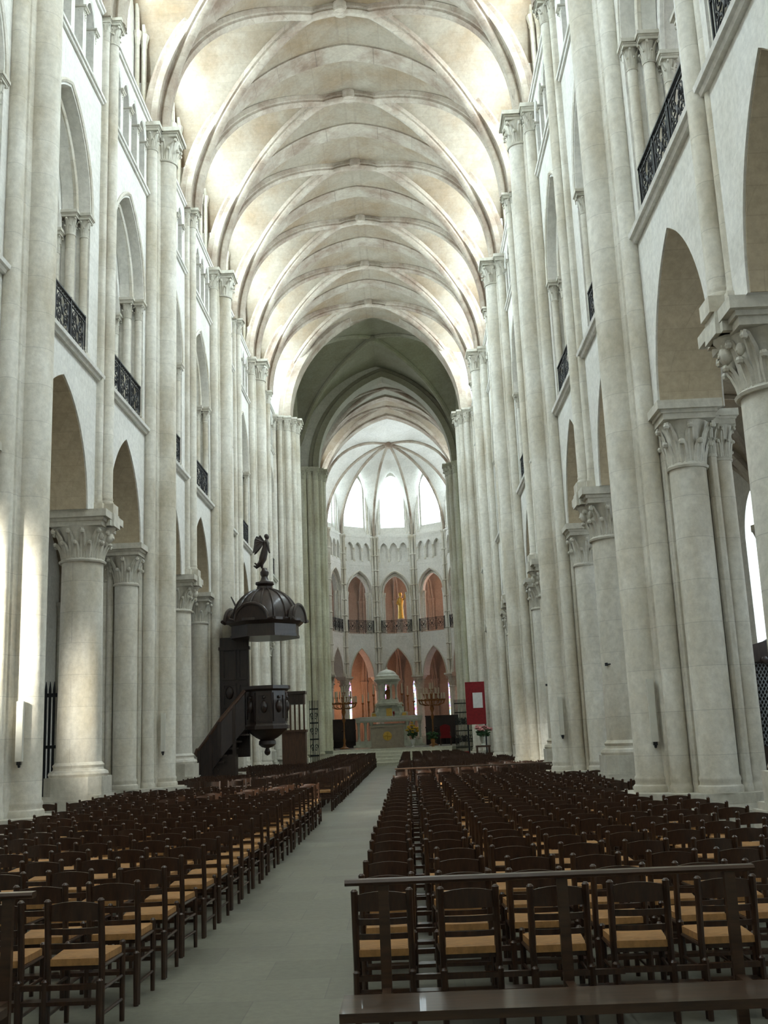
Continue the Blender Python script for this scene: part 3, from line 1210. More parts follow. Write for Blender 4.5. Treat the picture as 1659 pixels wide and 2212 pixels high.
# clustered crossing piers
def crossing_pier(label, s, y, xc=0.0, off=0.0):
    root = thing('crossing_pier', label, 'pier', (xc + s * PX, y, off))
    mb = MB()
    pts = [(-1.25, -0.9), (1.3, -0.9), (1.3, 0.9), (-1.25, 0.9)]
    mb.prism(pts, -off, 0.55)
    mb.prism([(x * 0.95, y2 * 0.95) for x, y2 in pts], 0.55, 0.75)
    mb.build('plinth', M['carved'], root)
    mb = MB()
    mb.prism([(-0.7, -0.55), (-0.3, -0.85), (1.1, -0.85), (1.1, 0.85), (-0.3, 0.85), (-0.7, 0.55)], 0.72, 17.8)
    mb.build('core', M['pier'], root)
    for (x, yy, r) in ((-0.78, 0, 0.27), (-0.72, -0.42, 0.17), (-0.72, 0.42, 0.17), (-0.45, -0.72, 0.17), (-0.1, -0.9, 0.13), (0.25, -0.95, 0.2), (0.65, -0.92, 0.13)):
        xx = x if s > 0 else -x
        mb = MB()
        mb.lathe(xx, yy, base_prof(r, 0.75) + [(r, 17.0)], 14)
        sh = mb.build('shaft', M['pier'], root)
        mb = MB()
        capital(mb, xx, yy, 17.0, 17.72, r, r * 1.5, abh=0.2, leaves=6, seg=10)
        mb.build('capital', M['carved'], sh)
    if s < 0:
        for ch in root.children:
            if ch.name.startswith('core'):
                ch.rotation_euler = (0, 0, PI)
            if ch.name.startswith('plinth'):
                ch.rotation_euler = (0, 0, PI)
    return root


crossing_pier('left western crossing pier, cluster of slim grey shafts behind the wooden cabinet', -1, YD, 0.5)
crossing_pier('right western crossing pier, cluster of slim pinkish shafts beside the red panel', 1, YD, -0.2)
crossing_pier('left eastern crossing pier, greenish shafts framing the apse on the left', -1, YE, 1.0, 0.0)
crossing_pier('right eastern crossing pier, greenish shafts framing the apse on the right', 1, YE, -0.35, 0.0)

# transept arms
for s, nm in ((-1, 'left'), (1, 'right')):
    mb = MB()
    for yy in (YD - 0.5, YE + 0.3):
        mb.box(min(s * 6.2, s * 16), max(s * 6.2, s * 16), yy, yy + 0.2, 0, 25.6)

    def fnt(u, v, d, s=s):
        return (s * (15.8 + d), u, v)
    mb.plate([(YD, 0), (YE, 0), (YE, 25.6), (YD, 25.6)], [opening(yc + q, 1.3, 5, 18, 20.5, 8) for q in (-2.2, 2.2)], 0, 0.3, fnt)
    struct(mb.build('wall_transept_%s' % nm, M['wall']))
    for q in (-2.2, 2.2):
        window(opening(yc + q, 1.31, 4.99, 18, 20.51, 8), 0.1, fnt, G['trans_r'] if s > 0 else G['trans_l'])

# ------------------------------------------------------------------ choir straight bays and apse
SEG = []
R = AR
ang = [-90, -54, -18, 18, 54, 90]
AV = [Vector((AX + R * math.sin(math.radians(a)), AY + R * math.cos(math.radians(a)))) for a in ang]
for i in range(5):
    SEG.append((AV[i], AV[i + 1]))
CHY = [YE + 0.9, 66.6, 70.8, AY]
for i in range(3):
    SEG.append((Vector((AX - R, CHY[i])), Vector((AX - R, CHY[i + 1]))))
    SEG.append((Vector((AX + R, CHY[i + 1])), Vector((AX + R, CHY[i]))))
mbw = MB()
segfn = []
for (a, b2) in SEG:
    t = (b2 - a)
    Ln = t.length
    t.normalize()
    nrm = Vector((t.y, -t.x))      # candidate outward
    mid = (a + b2) / 2
    ctr = Vector((AX, min(AY, mid.y)))
    if nrm.dot(mid - ctr) < 0:
        nrm = -nrm

    def fn(u, v, d, a=a, t=t, nrm=nrm):
        p = a + t * u + nrm * d
        return (p.x, p.y, v)
    segfn.append((fn, Ln))
    uc = Ln / 2
    hf = min(1.02, Ln / 2 - 0.42) if Ln < 3.5 else Ln / 2 - 0.6
    ar = [(uc - p[0], 6.0 + p[1]) for p in arch(hf, 8.12 - 6.0, 14)]
    mbw.plate([(0, 6.0)] + ar + [(Ln, 6.0), (Ln, 9.15), (0, 9.15)], [], 0, 0.8, fn)
    g = min(1.06, Ln / 2 - 0.4) if Ln < 3.5 else 1.4
    ar = [(uc - p[0], 12.4 + p[1]) for p in arch(g, 13.92 - 12.4, 12)]
    mbw.plate([(0, 9.15), (uc - g, 9.15)] + ar + [(uc + g, 9.15), (Ln, 9.15), (Ln, 14.5), (0, 14.5)], [], 0, 0.25, fn)
    g2 = g - 0.16
    ar = [(uc - p[0], 12.4 + p[1]) for p in arch(g2, 13.68 - 12.4, 12)]
    mbw.plate([(0, 9.15), (uc - g2, 9.15)] + ar + [(uc + g2, 9.15), (Ln, 9.15), (Ln, 14.5), (0, 14.5)], [], 0.25, 0.55, fn)
    # blind triforium
    k3 = 3
    hs = []
    sp = (Ln - 0.75) / k3
    for k in range(k3):
        uu = uc + (k - 1) * sp
        hs.append(opening(uu, sp * 0.40, 14.85, 15.75, 16.25, 8))
    mbw.plate([(0, 14.5), (Ln, 14.5), (Ln, 16.7), (0, 16.7)], hs, 0, 0.24, fn)
    mbw.plate([(0, 14.5), (Ln, 14.5), (Ln, 16.7), (0, 16.7)], [], 0.24, 0.5, fn)
    # clerestory with deep splayed embrasure
    wa = 0.93 if Ln < 3.5 else 1.1
    mbw.plate([(0, 16.7), (Ln, 16.7), (Ln, 24.4), (0, 24.4)], [opening(uc, wa + 0.22, 16.95, 20.6, 22.25, 10)], 0.1, 0.32, fn)
    mbw.plate([(0, 16.7), (Ln, 16.7), (Ln, 24.4), (0, 24.4)], [opening(uc, wa + 0.1, 17.2, 20.6, 22.0, 10)], 0.32, 0.55, fn)
    mbw.plate([(0, 16.7), (Ln, 16.7), (Ln, 24.4), (0, 24.4)], [opening(uc, wa, 17.55, 20.6, 21.75, 10)], 0.55, 0.8, fn)
    window(opening(uc, wa + 0.01, 17.54, 20.6, 21.76, 10), 0.7, fn, G['apse'] if Ln < 3.5 else (G['choir'] if mid.y < CHY[1] else G['choir_bright']))
struct(mbw.build('wall_apse', M['wall']))

# apse string courses
poly = [(AX - R, YE + 0.9)] + [(p.x, p.y) for p in AV] + [(AX + R, YE + 0.9)]
for zc, k in ((9.08, 0.9), (14.5, 0.6), (16.72, 0.7)):
    string_course(poly, zc, 1 if False else -1, k)
mb = MB()
for (fn, Ln) in segfn:
    uc = Ln / 2
    g = min(1.06, Ln / 2 - 0.4) if Ln < 3.5 else 1.4
    for (d, rr, a, za) in ((-0.02, 0.06, g + 0.08, 14.02), (0.24, 0.06, g - 0.06, 13.8)):
        mb.tube([fn(uc + p[0], 12.4 + p[1], d) for p in arch(a, za - 12.4, 12)], rr, 6)
    hf = min(1.02, Ln / 2 - 0.42) if Ln < 3.5 else Ln / 2 - 0.6
    mb.tube([fn(uc + p[0], 6.0 + p[1], 0) for p in arch(hf + 0.03, 2.14, 12)], 0.05, 6)
    sp = (Ln - 0.75) / 3
    for k in range(4):
        uu = uc + (k - 1.5) * sp
        p = fn(uu, 0, 0.04)
        mb.lathe(p[0], p[1], [(0.1, 14.75), (0.1, 14.85), (0.05, 14.92), (0.05, 15.5), (0.09, 15.72), (0.1, 15.8)], 8)
    for q in (-1, 1):
        for (du, d, r, zt, z0) in ((g - 0.02, 0.2, 0.075, 12.4, 9.3), (g + 0.12, 0.05, 0.06, 12.4, 9.3), (g - 0.2, 0.4, 0.06, 12.4, 9.3), (1.12, 0.25, 0.06, 20.6, 16.9), (1.3, 0.1, 0.05, 20.6, 16.9)):
            p = fn(uc + q * du, 0, d)
            mb.lathe(p[0], p[1], [(r * 1.8, z0), (r * 1.6, z0 + 0.15), (r, z0 + 0.22), (r, zt - 0.4), (r * 1.3, zt - 0.38), (r * 1.2, zt - 0.3), (r * 2, zt - 0.1), (r * 2.1, zt)], 8)
trim(mb, M['pier'])

# apse columns with ringed shafts
acol = None
names = ['far left', 'left', 'middle left', 'middle right', 'right', 'far right']
pts6 = AV
for i, p in enumerate(pts6):
    lab = 'apse column with ringed cluster of shafts above, %s of the row' % names[i]
    d = Vector((AX, AY)) - p
    rz = math.atan2(d.y, d.x)
    if acol is None:
        acol = thing('apse_column', lab, 'column')
        mb = MB()
        mb.box(-0.55, 0.35, -0.45, 0.45, 0.9, 1.5)
        mb.lathe(-0.12, 0, base_prof(0.3, 1.5, 0.25) + [(0.3, 5.0)], 18)
        mb.build('shaft', M['pier'], acol)
        mb = MB()
        capital(mb, -0.12, 0, 5.0, 6.0, 0.3, 0.44, abh=0.25)
        mb.build('capital', M['carved'], acol)
        for (x, y2, r) in ((0.16, 0, 0.10), (0.08, -0.2, 0.08), (0.08, 0.2, 0.08), (-0.02, -0.33, 0.07), (-0.02, 0.33, 0.07)):
            mb = MB()
            mb.lathe(x, y2, [(r * 1.5, 6.0), (r * 1.5, 6.15), (r, 6.25), (r, 16.4), (r * 1.6, 16.6), (r * 1.8, 16.62), (r * 1.8, 16.75)], 10)
            for k in range(8):
                z = 7.0 + k * 1.18
                mb.lathe(x, y2, [(r, z - 0.06), (r * 1.5, z - 0.03), (r * 1.5, z + 0.03), (r, z + 0.06)], 10)
            mb.build('ringed_shaft', M['pier'], acol)
        acol.location = (p.x, p.y, 0)
        acol.rotation_euler = (0, 0, rz)
    else:
        dup(acol, (p.x, p.y, 0), rz, lab)
cn = 0
for q, nm in ((-1, 'left'), (1, 'right')):
    for y in CHY[1:3]:
        cn += 1
        dup(acol, (AX + q * R, y, 0), 0 if q < 0 else PI, 'choir column on the %s side, %s from the crossing' % (nm, ordn(1 + CHY[1:3].index(y))))

# apse half-dome vault: cells between radiating ribs, meeting at the boss
BOSS = Vector((AX, AY + 0.2, 23.0))
A_SP, A_AP = 16.8, 23.1


def rib_path(p, n=18, sp=A_SP, ap=A_AP - 0.15):
    base = Vector((p.x, p.y, sp))
    d = Vector((BOSS.x - p.x, BOSS.y - p.y))
    a = d.length
    h = ap - sp
    c = (h * h - a * a) / (2 * a)
    Rr = a + c
    th = math.atan2(h, c)
    out = []
    for i in range(n + 1):
        t = th * i / n
        rr = -c + Rr * math.cos(t)
        q = Vector((BOSS.x, BOSS.y)) - d.normalized() * rr
        out.append(Vector((q.x, q.y, sp + Rr * math.sin(t))))
    return out


mb = MB()
for i in range(5):
    pa, pb = rib_path(AV[i]), rib_path(AV[i + 1])
    n = len(pa)
    mm = 12
    t2 = (AV[i + 1] - AV[i])
    nr = Vector((t2.y, -t2.x)).normalized()
    mid = (AV[i] + AV[i + 1]) / 2
    if nr.dot(mid - Vector((AX, AY))) < 0:
        nr = -nr
    # cell as ruled surface from wall arch to boss: rows follow scaled pointed arches between the two ribs
    vs, fs = [], []
    for k in range(n):
        A, B2 = pa[k], pb[k]
        kk = k / (n - 1)
        w2 = (B2 - A).length / 2
        for j in range(mm + 1):
            u = j / mm
            s2 = 2 * abs(u - 0.5)
            base = A.lerp(B2, u)
            # wall side: raise to a pointed arch following the window head
            lift = (1 - s2 ** 1.6)
            top = 22.6 + 0.45 * kk
            z = base.z + (top - base.z) * lift * (1 - kk) ** 0.9 if base.z < top else base.z
            out = nr * (0.3 * (1 - kk) * lift)
            vs.append((base.x + out.x, base.y + out.y, z + 0.06))
    for k in range(n - 1):
        for j in range(mm):
            a = k * (mm + 1) + j
            fs.append((a, a + 1, a + mm + 2, a + mm + 1))
    mb.add(vs, fs)
struct(mb.build('ceiling_apse', M['wall']))
mb = MB()
for i in range(6):
    p = rib_path(AV[i])
    mb.tube(p, 0.105, 8)
mb.lathe(BOSS.x, BOSS.y, [(0, 22.6), (0.22, 22.65), (0.32, 22.8), (0.34, 23.05)], 14)
trim(mb, M['rib'])
# straight choir vaults
for i in range(2):
    ya, yb = CHY[i], CHY[i + 1]
    mb = MB()
    groin(mb, AX, (ya + yb) / 2, R, (yb - ya) / 2, R + 0.3, (yb - ya) / 2, V_SP, X_AP + 0.1, L_SP)
    struct(mb.build('ceiling_choir_%d' % (i + 1), M['web_shade'] if i == 0 else M['web']))  # first bay's own web tone stands in for its lack of light
    mb = MB()
    transverse(mb, ya if i else ya + 0.1, AX, a=R - 0.02, ap=X_AP)
    for sx in (-1, 1):
        for sy in (-1, 1):
            p = groin_diag(AX, (ya + yb) / 2, R, (yb - ya) / 2, V_SP, X_AP + 0.1, L_SP, sx, sy)
            mb.tube(p, 0.13, 8)
    trim(mb, M['rib'])
mb = MB()
transverse(mb, CHY[2], AX, a=R - 0.02, ap=X_AP)
trim(mb, M['rib'])
# last choir bay: cells between its arch and the apse boss
mb = MB()
n = 18
side = []
for q in (-1, 1):
    th = [arch(R - 0.02, X_AP + 0.06 - V_SP, n)][0][:n + 1]
    A = [Vector((AX + q * p[0], CHY[2], V_SP + p[1])) for p in th]
    B3 = rib_path(AV[0] if q < 0 else AV[5], n)
    vs, fs = [], []
    mm = 8
    for i in range(n + 1):
        for j in range(mm + 1):
            u = j / mm
            p = A[i].lerp(B3[i], u)
            lift = 4 * u * (1 - u) * (1 - i / n)
            vs.append((p.x + q * 0.25 * lift, p.y, p.z + 3.2 * lift * (1 - i / n) + 0.05))
    for i in range(n):
        for j in range(mm):
            k = i * (mm + 1) + j
            fs.append((k, k + 1, k + mm + 2, k + mm + 1))
    mb.add(vs, fs)
struct(mb.build('ceiling_choir_3', M['wall']))
mb = MB()
for q in (-1, 1):      # two ribs running west from the boss to the choir arch
    P0_, P1_ = BOSS, Vector((AX + q * (R - 0.15), CHY[2] + 0.2, V_SP))
    pts = []
    for i in range(17):
        t = PI / 2 * i / 16
        pts.append(Vector((P0_.x + (P1_.x - P0_.x) * math.sin(t), P0_.y + (P1_.y - P0_.y) * math.sin(t), P1_.z + (22.95 - P1_.z) * math.cos(t) ** 0.9)))
    mb.tube(pts, 0.105, 8)
trim(mb, M['rib'])

# ambulatory / gallery shell behind the apse, lit by stained glass, warmed by added point lights
mb = MB()
RO = R + 4.4
NO = 10
outp = [(AX + RO * math.sin(math.radians(-90 + 180 * i / NO)), AY + RO * math.cos(math.radians(-90 + 180 * i / NO))) for i in range(NO + 1)]
outp = [(AX - RO, YE + 0.5)] + outp + [(AX + RO, YE + 0.5)]
OUT = []
for i in range(len(outp) - 1):
    a, b2 = Vector(outp[i]), Vector(outp[i + 1])
    t = b2 - a
    Ln = t.length
    t.normalize()
    nr = Vector((-t.y, t.x))
    mid = (a + b2) / 2
    if nr.dot(mid - Vector((AX, min(mid.y, AY)))) < 0:
        nr = -nr

    def fn(u, v, d, a=a, t=t, nr=nr):
        p = a + t * u + nr * d
        return (p.x, p.y, v)
    OUT.append((fn, Ln))
    hs = []
    if Ln < 6:
        hs = [opening(Ln / 2, 0.3, 2.8, 5.6, 6.6, 6), opening(Ln / 2, 0.32, 10.6, 12.6, 13.4, 6)]
        hs[0] = opening(Ln * 0.5, 0.38, 2.9, 5.4, 6.3, 6)
    mb.plate([(0, 0), (Ln, 0), (Ln, 16.0), (0, 16.0)], hs, 0, 0.3, fn)
    if hs:
        window(opening(Ln / 2, 0.39, 2.89, 5.4, 6.31, 6), 0.1, fn, G['stain'])
        window(opening(Ln / 2, 0.33, 10.59, 12.6, 13.41, 6), 0.1, fn, G['gallery'])
struct(mb.build('wall_ambulatory', M['warm']))
mb = MB()
for (z0, z1) in ((8.6, 9.1), (14.6, 14.8)):
    inner = [(AX - R - 0.82, YE + 0.9)] + [(AX + (R + 0.86) * math.sin(math.radians(a)), AY + (R + 0.86) * math.cos(math.radians(a))) for a in ang] + [(AX + R + 0.82, YE + 0.9)]
    outer = outp + list(reversed(inner))
    mb.plate(outer, [], z0, z1, lambda u, v, d: (u, v, d))
struct(mb.build('ceiling_ambulatory', M['warm']))
mb = MB()     # slim responds and ribs on the ambulatory wall
for (fn, Ln) in OUT:
    for du in (0.0, 0.18, Ln - 0.18):
        p = fn(du, 0, -0.1)
        for (z0, z1) in ((0.9, 5.9), (9.2, 12.3)):
            mb.lathe(p[0], p[1], [(0.12, z0), (0.09, z0 + 0.3), (0.09, z1 - 0.3), (0.17, z1 - 0.08), (0.17, z1)], 8)
            c = fn(du, 0, -2.4)
            zt = 8.55 if z1 < 9 else 14.55
            mb.tube([(p[0], p[1], z1), (p[0] * 0.85 + c[0] * 0.15, p[1] * 0.85 + c[1] * 0.15, z1 + (zt - z1) * 0.6), (p[0] * 0.5 + c[0] * 0.5, p[1] * 0.5 + c[1] * 0.5, z1 + (zt - z1) * 0.92), (c[0], c[1], zt)], 0.08, 6)
trim(mb, M['warm'])


def warm_light(x, y, z, e, sz=1.2, col=(1.0, 0.42, 0.20)):  # added point light, standing in for sun through stained glass
    ld = bpy.data.lights.new('warm_fill', 'POINT')
    ld.energy = e
    ld.color = col
    ld.shadow_soft_size = 0.25
    o = bpy.data.objects.new('ambulatory_fill', ld)
    COL.objects.link(o)
    o.location = (x, y, z)
    return o


for k, a in enumerate((-58, -30, 8, 42, 70)):
    rr = R + 2.0
    x, y = AX + rr * math.sin(math.radians(a)), AY + rr * math.cos(math.radians(a))
    warm_light(x, y, 4.6, (15, 130, 1, 12, 30)[k])
    warm_light(x, y, 12.6, (4, 8, 30, 70, 60)[k])

# apse railings
arl = None
for i in range(5):
    a, b2 = AV[i], AV[i + 1]
    mid = (a + b2) / 2
    d = Vector((AX, AY)) - mid
    rz = math.atan2(d.y, d.x)
    lab = 'thin black railing below the apse gallery arch, %s of five' % ['leftmost', 'second from left', 'central', 'second from right', 'rightmost'][i]
    loc = (mid.x + 0.05 * d.normalized().x, mid.y + 0.05 * d.normalized().y, 9.3)
    if arl is None:
        arl = make_railing(lab, 2.3)
        arl.location = loc
        arl.rotation_euler = (0, 0, rz)
    else:
        dup(arl, loc, rz, lab)
# statue near the added warm lights in the apse gallery
st = thing('gallery_statue', 'small golden-lit standing statue in the central apse gallery arch', 'statue', (0.85, 81.3, 9.15))
mb = MB()
mb.lathe(0, 0, [(0.35, 0), (0.35, 1.2), (0.25, 1.25), (0.25, 1.35)], 10)
mb.build('pedestal', M['warm'], st)
mb = MB()
mb.lathe(0, 0, [(0.26, 1.35), (0.22, 1.8), (0.2, 2.3), (0.27, 2.75), (0.2, 2.95), (0.08, 3.02), (0.08, 3.08), (0.13, 3.18), (0.14, 3.28), (0.1, 3.4), (0.0, 3.44)], 12)
mb.tube([(0.2, -0.05, 2.8), (0.34, -0.15, 2.95), (0.4, -0.2, 3.3)], 0.06, 6)
mb.tube([(-0.2, -0.05, 2.8), (-0.28, -0.2, 2.5), (-0.12, -0.28, 2.45)], 0.06, 6)
mb.build('figure', M['gold'], st)

# ------------------------------------------------------------------ steps to the choir
st = thing('altar_steps', 'flight of pale stone steps at the end of the central aisle', 'steps', (0.1, 60.2, 0))
for k in range(5):
    mb = MB()
    mb.box(-3.4, 3.4, -0.3 + 0.26 * k, 1.02, 0.184 * k, 0.184 * (k + 1))
    mb.box(-3.42, 3.42, -0.33 + 0.26 * k, -0.29 + 0.26 * k, 0.184 * (k + 1) - 0.04, 0.184 * (k + 1))
    mb.build('step', M['wall'], st)


# ------------------------------------------------------------------ chairs
def bar(mb, x0, x1, y0, y1, z0, z1):
    mb.box(x0, x1, y0, y1, z0, z1)


def post_mb(x, y, z0, z1, r, lean=0.0, n=8, tip=True):
    mb = MB()
    P = [(x, y, z0), (x, y, 0.46 if z1 > 0.5 else z1 * 0.6), (x, y - lean, z1 - 0.02)]
    rr = [r * 0.85, r, r]
    if tip:
        P += [(x, y - lean, z1 - 0.012), (x, y - lean, z1)]
        rr += [r * 1.08, r * 0.55]
    mb.tube(P, rr, n)
    return mb


def slat_mb(z0, z1, y, arcz=0.0, bow=0.02, th=0.012, hw=0.150):
    mb = MB()
    n = 8
    vs = []
    for i in range(n + 1):
        t = -1 + 2 * i / n
        x = hw * t
        yy = y - bow * (1 - t * t)
        up = arcz * (1 - t * t)
        vs += [(x, yy - th / 2, z0), (x, yy + th / 2, z0), (x, yy + th / 2, z1 + up), (x, yy - th / 2, z1 + up)]
    fs = []
    for i in range(n):
        for k in range(4):
            fs.append((i * 4 + k, i * 4 + (k + 1) % 4, i * 4 + 4 + (k + 1) % 4, i * 4 + 4 + k))
    fs += [(3, 2, 1, 0), (n * 4, n * 4 + 1, n * 4 + 2, n * 4 + 3)]
    mb.add(vs, fs)
    return mb


def seat_mb():
    mb = MB()
    n = 8
    vs, fs = [], []
    for j in range(n + 1):
        v = j / n
        y = -0.20 + 0.40 * v
        hw = 0.150 + 0.03 * v
        for i in range(n + 1):
            u = -1 + 2 * i / n
            e = max(abs(u), abs(2 * v - 1))
            z = 0.466 - 0.012 * (1 - e) ** 0.5 - (0.014 if e > 0.99 else 0)
            vs.append((hw * u, y, z))
    o = len(vs)
    for j in range(n + 1):
        v = j / n
        y = -0.20 + 0.40 * v
        hw = 0.150 + 0.03 * v
        for i in range(n + 1):
            u = -1 + 2 * i / n
            vs.append((hw * u, y, 0.412))
    for j in range(n):
        for i in range(n):
            a = j * (n + 1) + i
            fs.append((a, a + 1, a + n + 2, a + n + 1))
            fs.append((o + a, o + a + n + 1, o + a + n + 2, o + a + 1))
    for i in range(n):
        for a, b2 in ((i, i + 1), (n * (n + 1) + i + 1, n * (n + 1) + i), ((i + 1) * (n + 1), i * (n + 1)), (i * (n + 1) + n, (i + 1) * (n + 1) + n)):
            fs.append((a, o + a, o + b2, b2))
    mb.add(vs, fs)
    return mb


def frame_pieces(sd=1):
    """(name, MB) for the wooden pieces of a chair, back towards -y"""
    out = []
    for sx in (-1, 1):
        out.append(('back_post', post_mb(sx * 0.165, -0.19, 0, 0.80, 0.021, 0.035)))
        out.append(('front_leg', post_mb(sx * 0.178, 0.195, 0, 0.485, 0.019)))
    out.append(('top_rail', slat_mb(0.672, 0.765, -0.213, 0.02)))
    out.append(('back_slat', slat_mb(0.592, 0.628, -0.202)))
    out.append(('back_slat', slat_mb(0.508, 0.540, -0.193, bow=0.012)))
    mb = MB()
    mb.box(-0.165, 0.165, -0.185, -0.165, 0.385, 0.411)
    mb.box(-0.178, 0.178, 0.184, 0.206, 0.39, 0.41)
    for sx in (-1, 1):
        mb.tube([(sx * 0.165, -0.19, 0.40), (sx * 0.178, 0.195, 0.40)], 0.012, 6)
    out.append(('seat_frame', mb))
    for sx in (-1, 1):
        mb = MB()
        mb.tube([(sx * 0.165, -0.19, 0.13), (sx * 0.178, 0.195, 0.13)], 0.011, 6)
        out.append(('side_stretcher', mb))
        mb = MB()
        mb.tube([(sx * 0.165, -0.19, 0.27), (sx * 0.178, 0.195, 0.27)], 0.011, 6)
        out.append(('side_stretcher', mb))
    mb = MB()
    mb.box(-0.178, 0.178, 0.187, 0.203, 0.20, 0.225)
    out.append(('front_stretcher', mb))
    # low kneeling rail carried behind the back posts
    for sx in (-1, 1):
        out.append(('kneeler_post', post_mb(sx * 0.165, -0.235, 0, 0.345, 0.021)))
    mb = MB()
    mb.box(-0.165 if sd > 0 else -0.355, 0.355 if sd > 0 else 0.165, -0.25, -0.215, 0.285, 0.315)
    out.append(('kneeler_rail', mb))
    mb = MB()
    mb.box(-0.165 if sd > 0 else -0.355, 0.355 if sd > 0 else 0.165, -0.25, -0.16, 0.20, 0.222)
    out.append(('kneeler_board', mb))
    return out


def make_chair(sd):
    root = thing('rush_chair', '', 'chair')
    seat_mb().build('seat', M['rush'], root)
    for nm, mb in frame_pieces(sd):
        mb.build(nm, M['wood'], root)
    return root


def make_chair_small(sd):
    root = thing('rush_chair', '', 'chair')
    seat_mb().build('seat', M['rush'], root)
    al = MB()
    for nm, mb in frame_pieces(sd):
        al.merge(mb)
    al.build('frame', M['wood'], root)
    return root


rows_L = [6.72 + 0.765 * i for i in range(21)] + [25.25 + 0.75 * i for i in range(44)]
rows_R = [6.58 + 0.745 * i for i in range(25)] + [26.6 + 0.75 * i for i in range(42)]
spots = []
for side, rows in ((-1, rows_L), (1, rows_R)):
    for ri, y in enumerate(rows):
        for ci in range(9):
            x = side * (0.955 if side < 0 else 0.905) + side * 0.52 * ci
            x += rnd.uniform(-0.035, 0.035) * (1 if ci else 0.5)
            yy = y + rnd.uniform(-0.05, 0.05) + 0.19
            if ci == 8 and any(abs(yy - q) < 1.9 for q in MAJ + MIN):
                continue
            if ci >= 7 and any(abs(yy - q) < 1.6 for q in MAJ):
                continue
            if side < 0 and ci > 4 and 30.2 < yy < 35.5:
                continue
            if side < 0 and ci > 3 and yy > 41:
                continue
            if side > 0 and ci > 5 and yy > 46.5:
                continue
            q = [proj((x, yy, 0.8)), proj((x, yy - 0.2, 0.4)), proj((x, yy + 0.2, 0.4))]
            if not any(p and -25 < p[0] < 1685 and p[1] < 2260 for p in q):
                continue
            spots.append((yy, side, ri, ci, x))
spots.sort()
full = [p for p in spots if True][:300]
rest = spots[300:]
protos = {}
for k, (yy, side, ri, ci, x) in enumerate(full):
    sd = 'left' if side < 0 else 'right'
    if ci == 0:
        lab = 'dark rush-seat chair at the %s edge of the aisle, %s row from the front' % (sd, ordn(ri + 1))
    else:
        lab = 'dark rush-seat chair %s of the aisle, %s row from the front, %s seat in' % (sd, ordn(ri + 1), ordn(ci + 1))
    rz = rnd.uniform(-0.05, 0.05)
    i = (k < 130, side)
    if i not in protos:
        protos[i] = proto = make_chair(side) if i[0] else make_chair_small(side)
        proto.location = (x, yy, 0)
        proto.rotation_euler = (0, 0, rz)
        proto['label'] = lab
        proto['group'] = 'rush-seat chairs filling the nave'
    else:
        dup(protos[i], (x, yy, 0), rz, lab, 'rush-seat chairs filling the nave')
# the far rows: one object for wood and seats, two materials
fr = MB()
for sx in (-1, 1):
    fr.box(sx * 0.165 - 0.018, sx * 0.165 + 0.018, -0.21, -0.175, 0, 0.79)
    fr.box(sx * 0.178 - 0.018, sx * 0.178 + 0.018, 0.18, 0.21, 0, 0.47)
    fr.box(sx * 0.17 - 0.01, sx * 0.17 + 0.01, -0.19, 0.19, 0.20, 0.225)
fr.merge(slat_mb(0.672, 0.765, -0.2, 0.02))
fr.box(-0.15, 0.15, -0.205, -0.185, 0.592, 0.628)
fr.box(-0.15, 0.15, -0.205, -0.185, 0.508, 0.54)
fr.box(-0.262, 0.262, -0.25, -0.17, 0.285, 0.315)
fs_ = MB()
fs_.box(-0.165, 0.165, -0.175, 0.2, 0.425, 0.47)
a = MB()
nw = 0
for (yy, side, ri, ci, x) in rest:
    a.merge(fr, Matrix.Translation((x, yy, 0)) @ Matrix.Rotation(rnd.uniform(-0.05, 0.05), 4, 'Z'))
nw = len(a.f)
for (yy, side, ri, ci, x) in rest:
    a.merge(fs_, Matrix.Translation((x, yy, 0)))
me = bpy.data.meshes.new('distant_chairs')
me.from_pydata(a.v, [], a.f)
me.materials.append(M['wood'])
me.materials.append(M['rush'])
for i, p in enumerate(me.polygons):
    p.material_index = 0 if i < nw else 1
bm = bmesh.new()
bm.from_mesh(me)
bmesh.ops.recalc_face_normals(bm, faces=bm.faces)
bm.to_mesh(me)
bm.free()
o = bpy.data.objects.new('distant_chairs', me)
COL.objects.link(o)
tag(o, 'mass of distant dark rush-seat chairs filling the far nave', 'chairs', kind='stuff')


# ------------------------------------------------------------------ kneeling benches
def bench(label, x0, x1, y, posts, kneel=True, x1k=None):
    root = thing('kneeling_bench', label, 'bench', ((x0 + x1) / 2, y, 0))
    cx = (x0 + x1) / 2
    L = (x1 - x0) / 2
    mb = MB()
    mb.sweep([(-L, 0, 0.88), (L, 0, 0.88)], [(-0.016, -0.03), (0.0, -0.042), (0.014, -0.036), (0.02, -0.015), (0.02, 0.015), (0.014, 0.036), (0.0, 0.042), (-0.016, 0.03)], (0, 1, 0))
    r = mb.build('top_rail', M['benchwood'], root)
    mb = MB()
    for px in posts:
        mb = MB()
        mb.box(px - cx - 0.03, px - cx + 0.03, -0.02, 0.02, 0.0, 0.87)
        mb.box(px - cx - 0.03, px - cx + 0.03, -0.42, 0.02, 0.0, 0.05)
        if kneel:
            mb.box(px - cx - 0.025, px - cx + 0.025, -0.60, -0.54, 0.0, 0.315)
            mb.box(px - cx - 0.025, px - cx + 0.025, -0.70, 0.0, 0.25, 0.315)
        mb.build('upright', M['benchwood'], root)
    if kneel:
        mb = MB()
        e = (x1k - cx) if x1k else L
        mb.box(-L, e, -0.74, -0.36, 0.315, 0.36)
        mb.build('kneeler_plank', M['benchwood'], root)
    return root


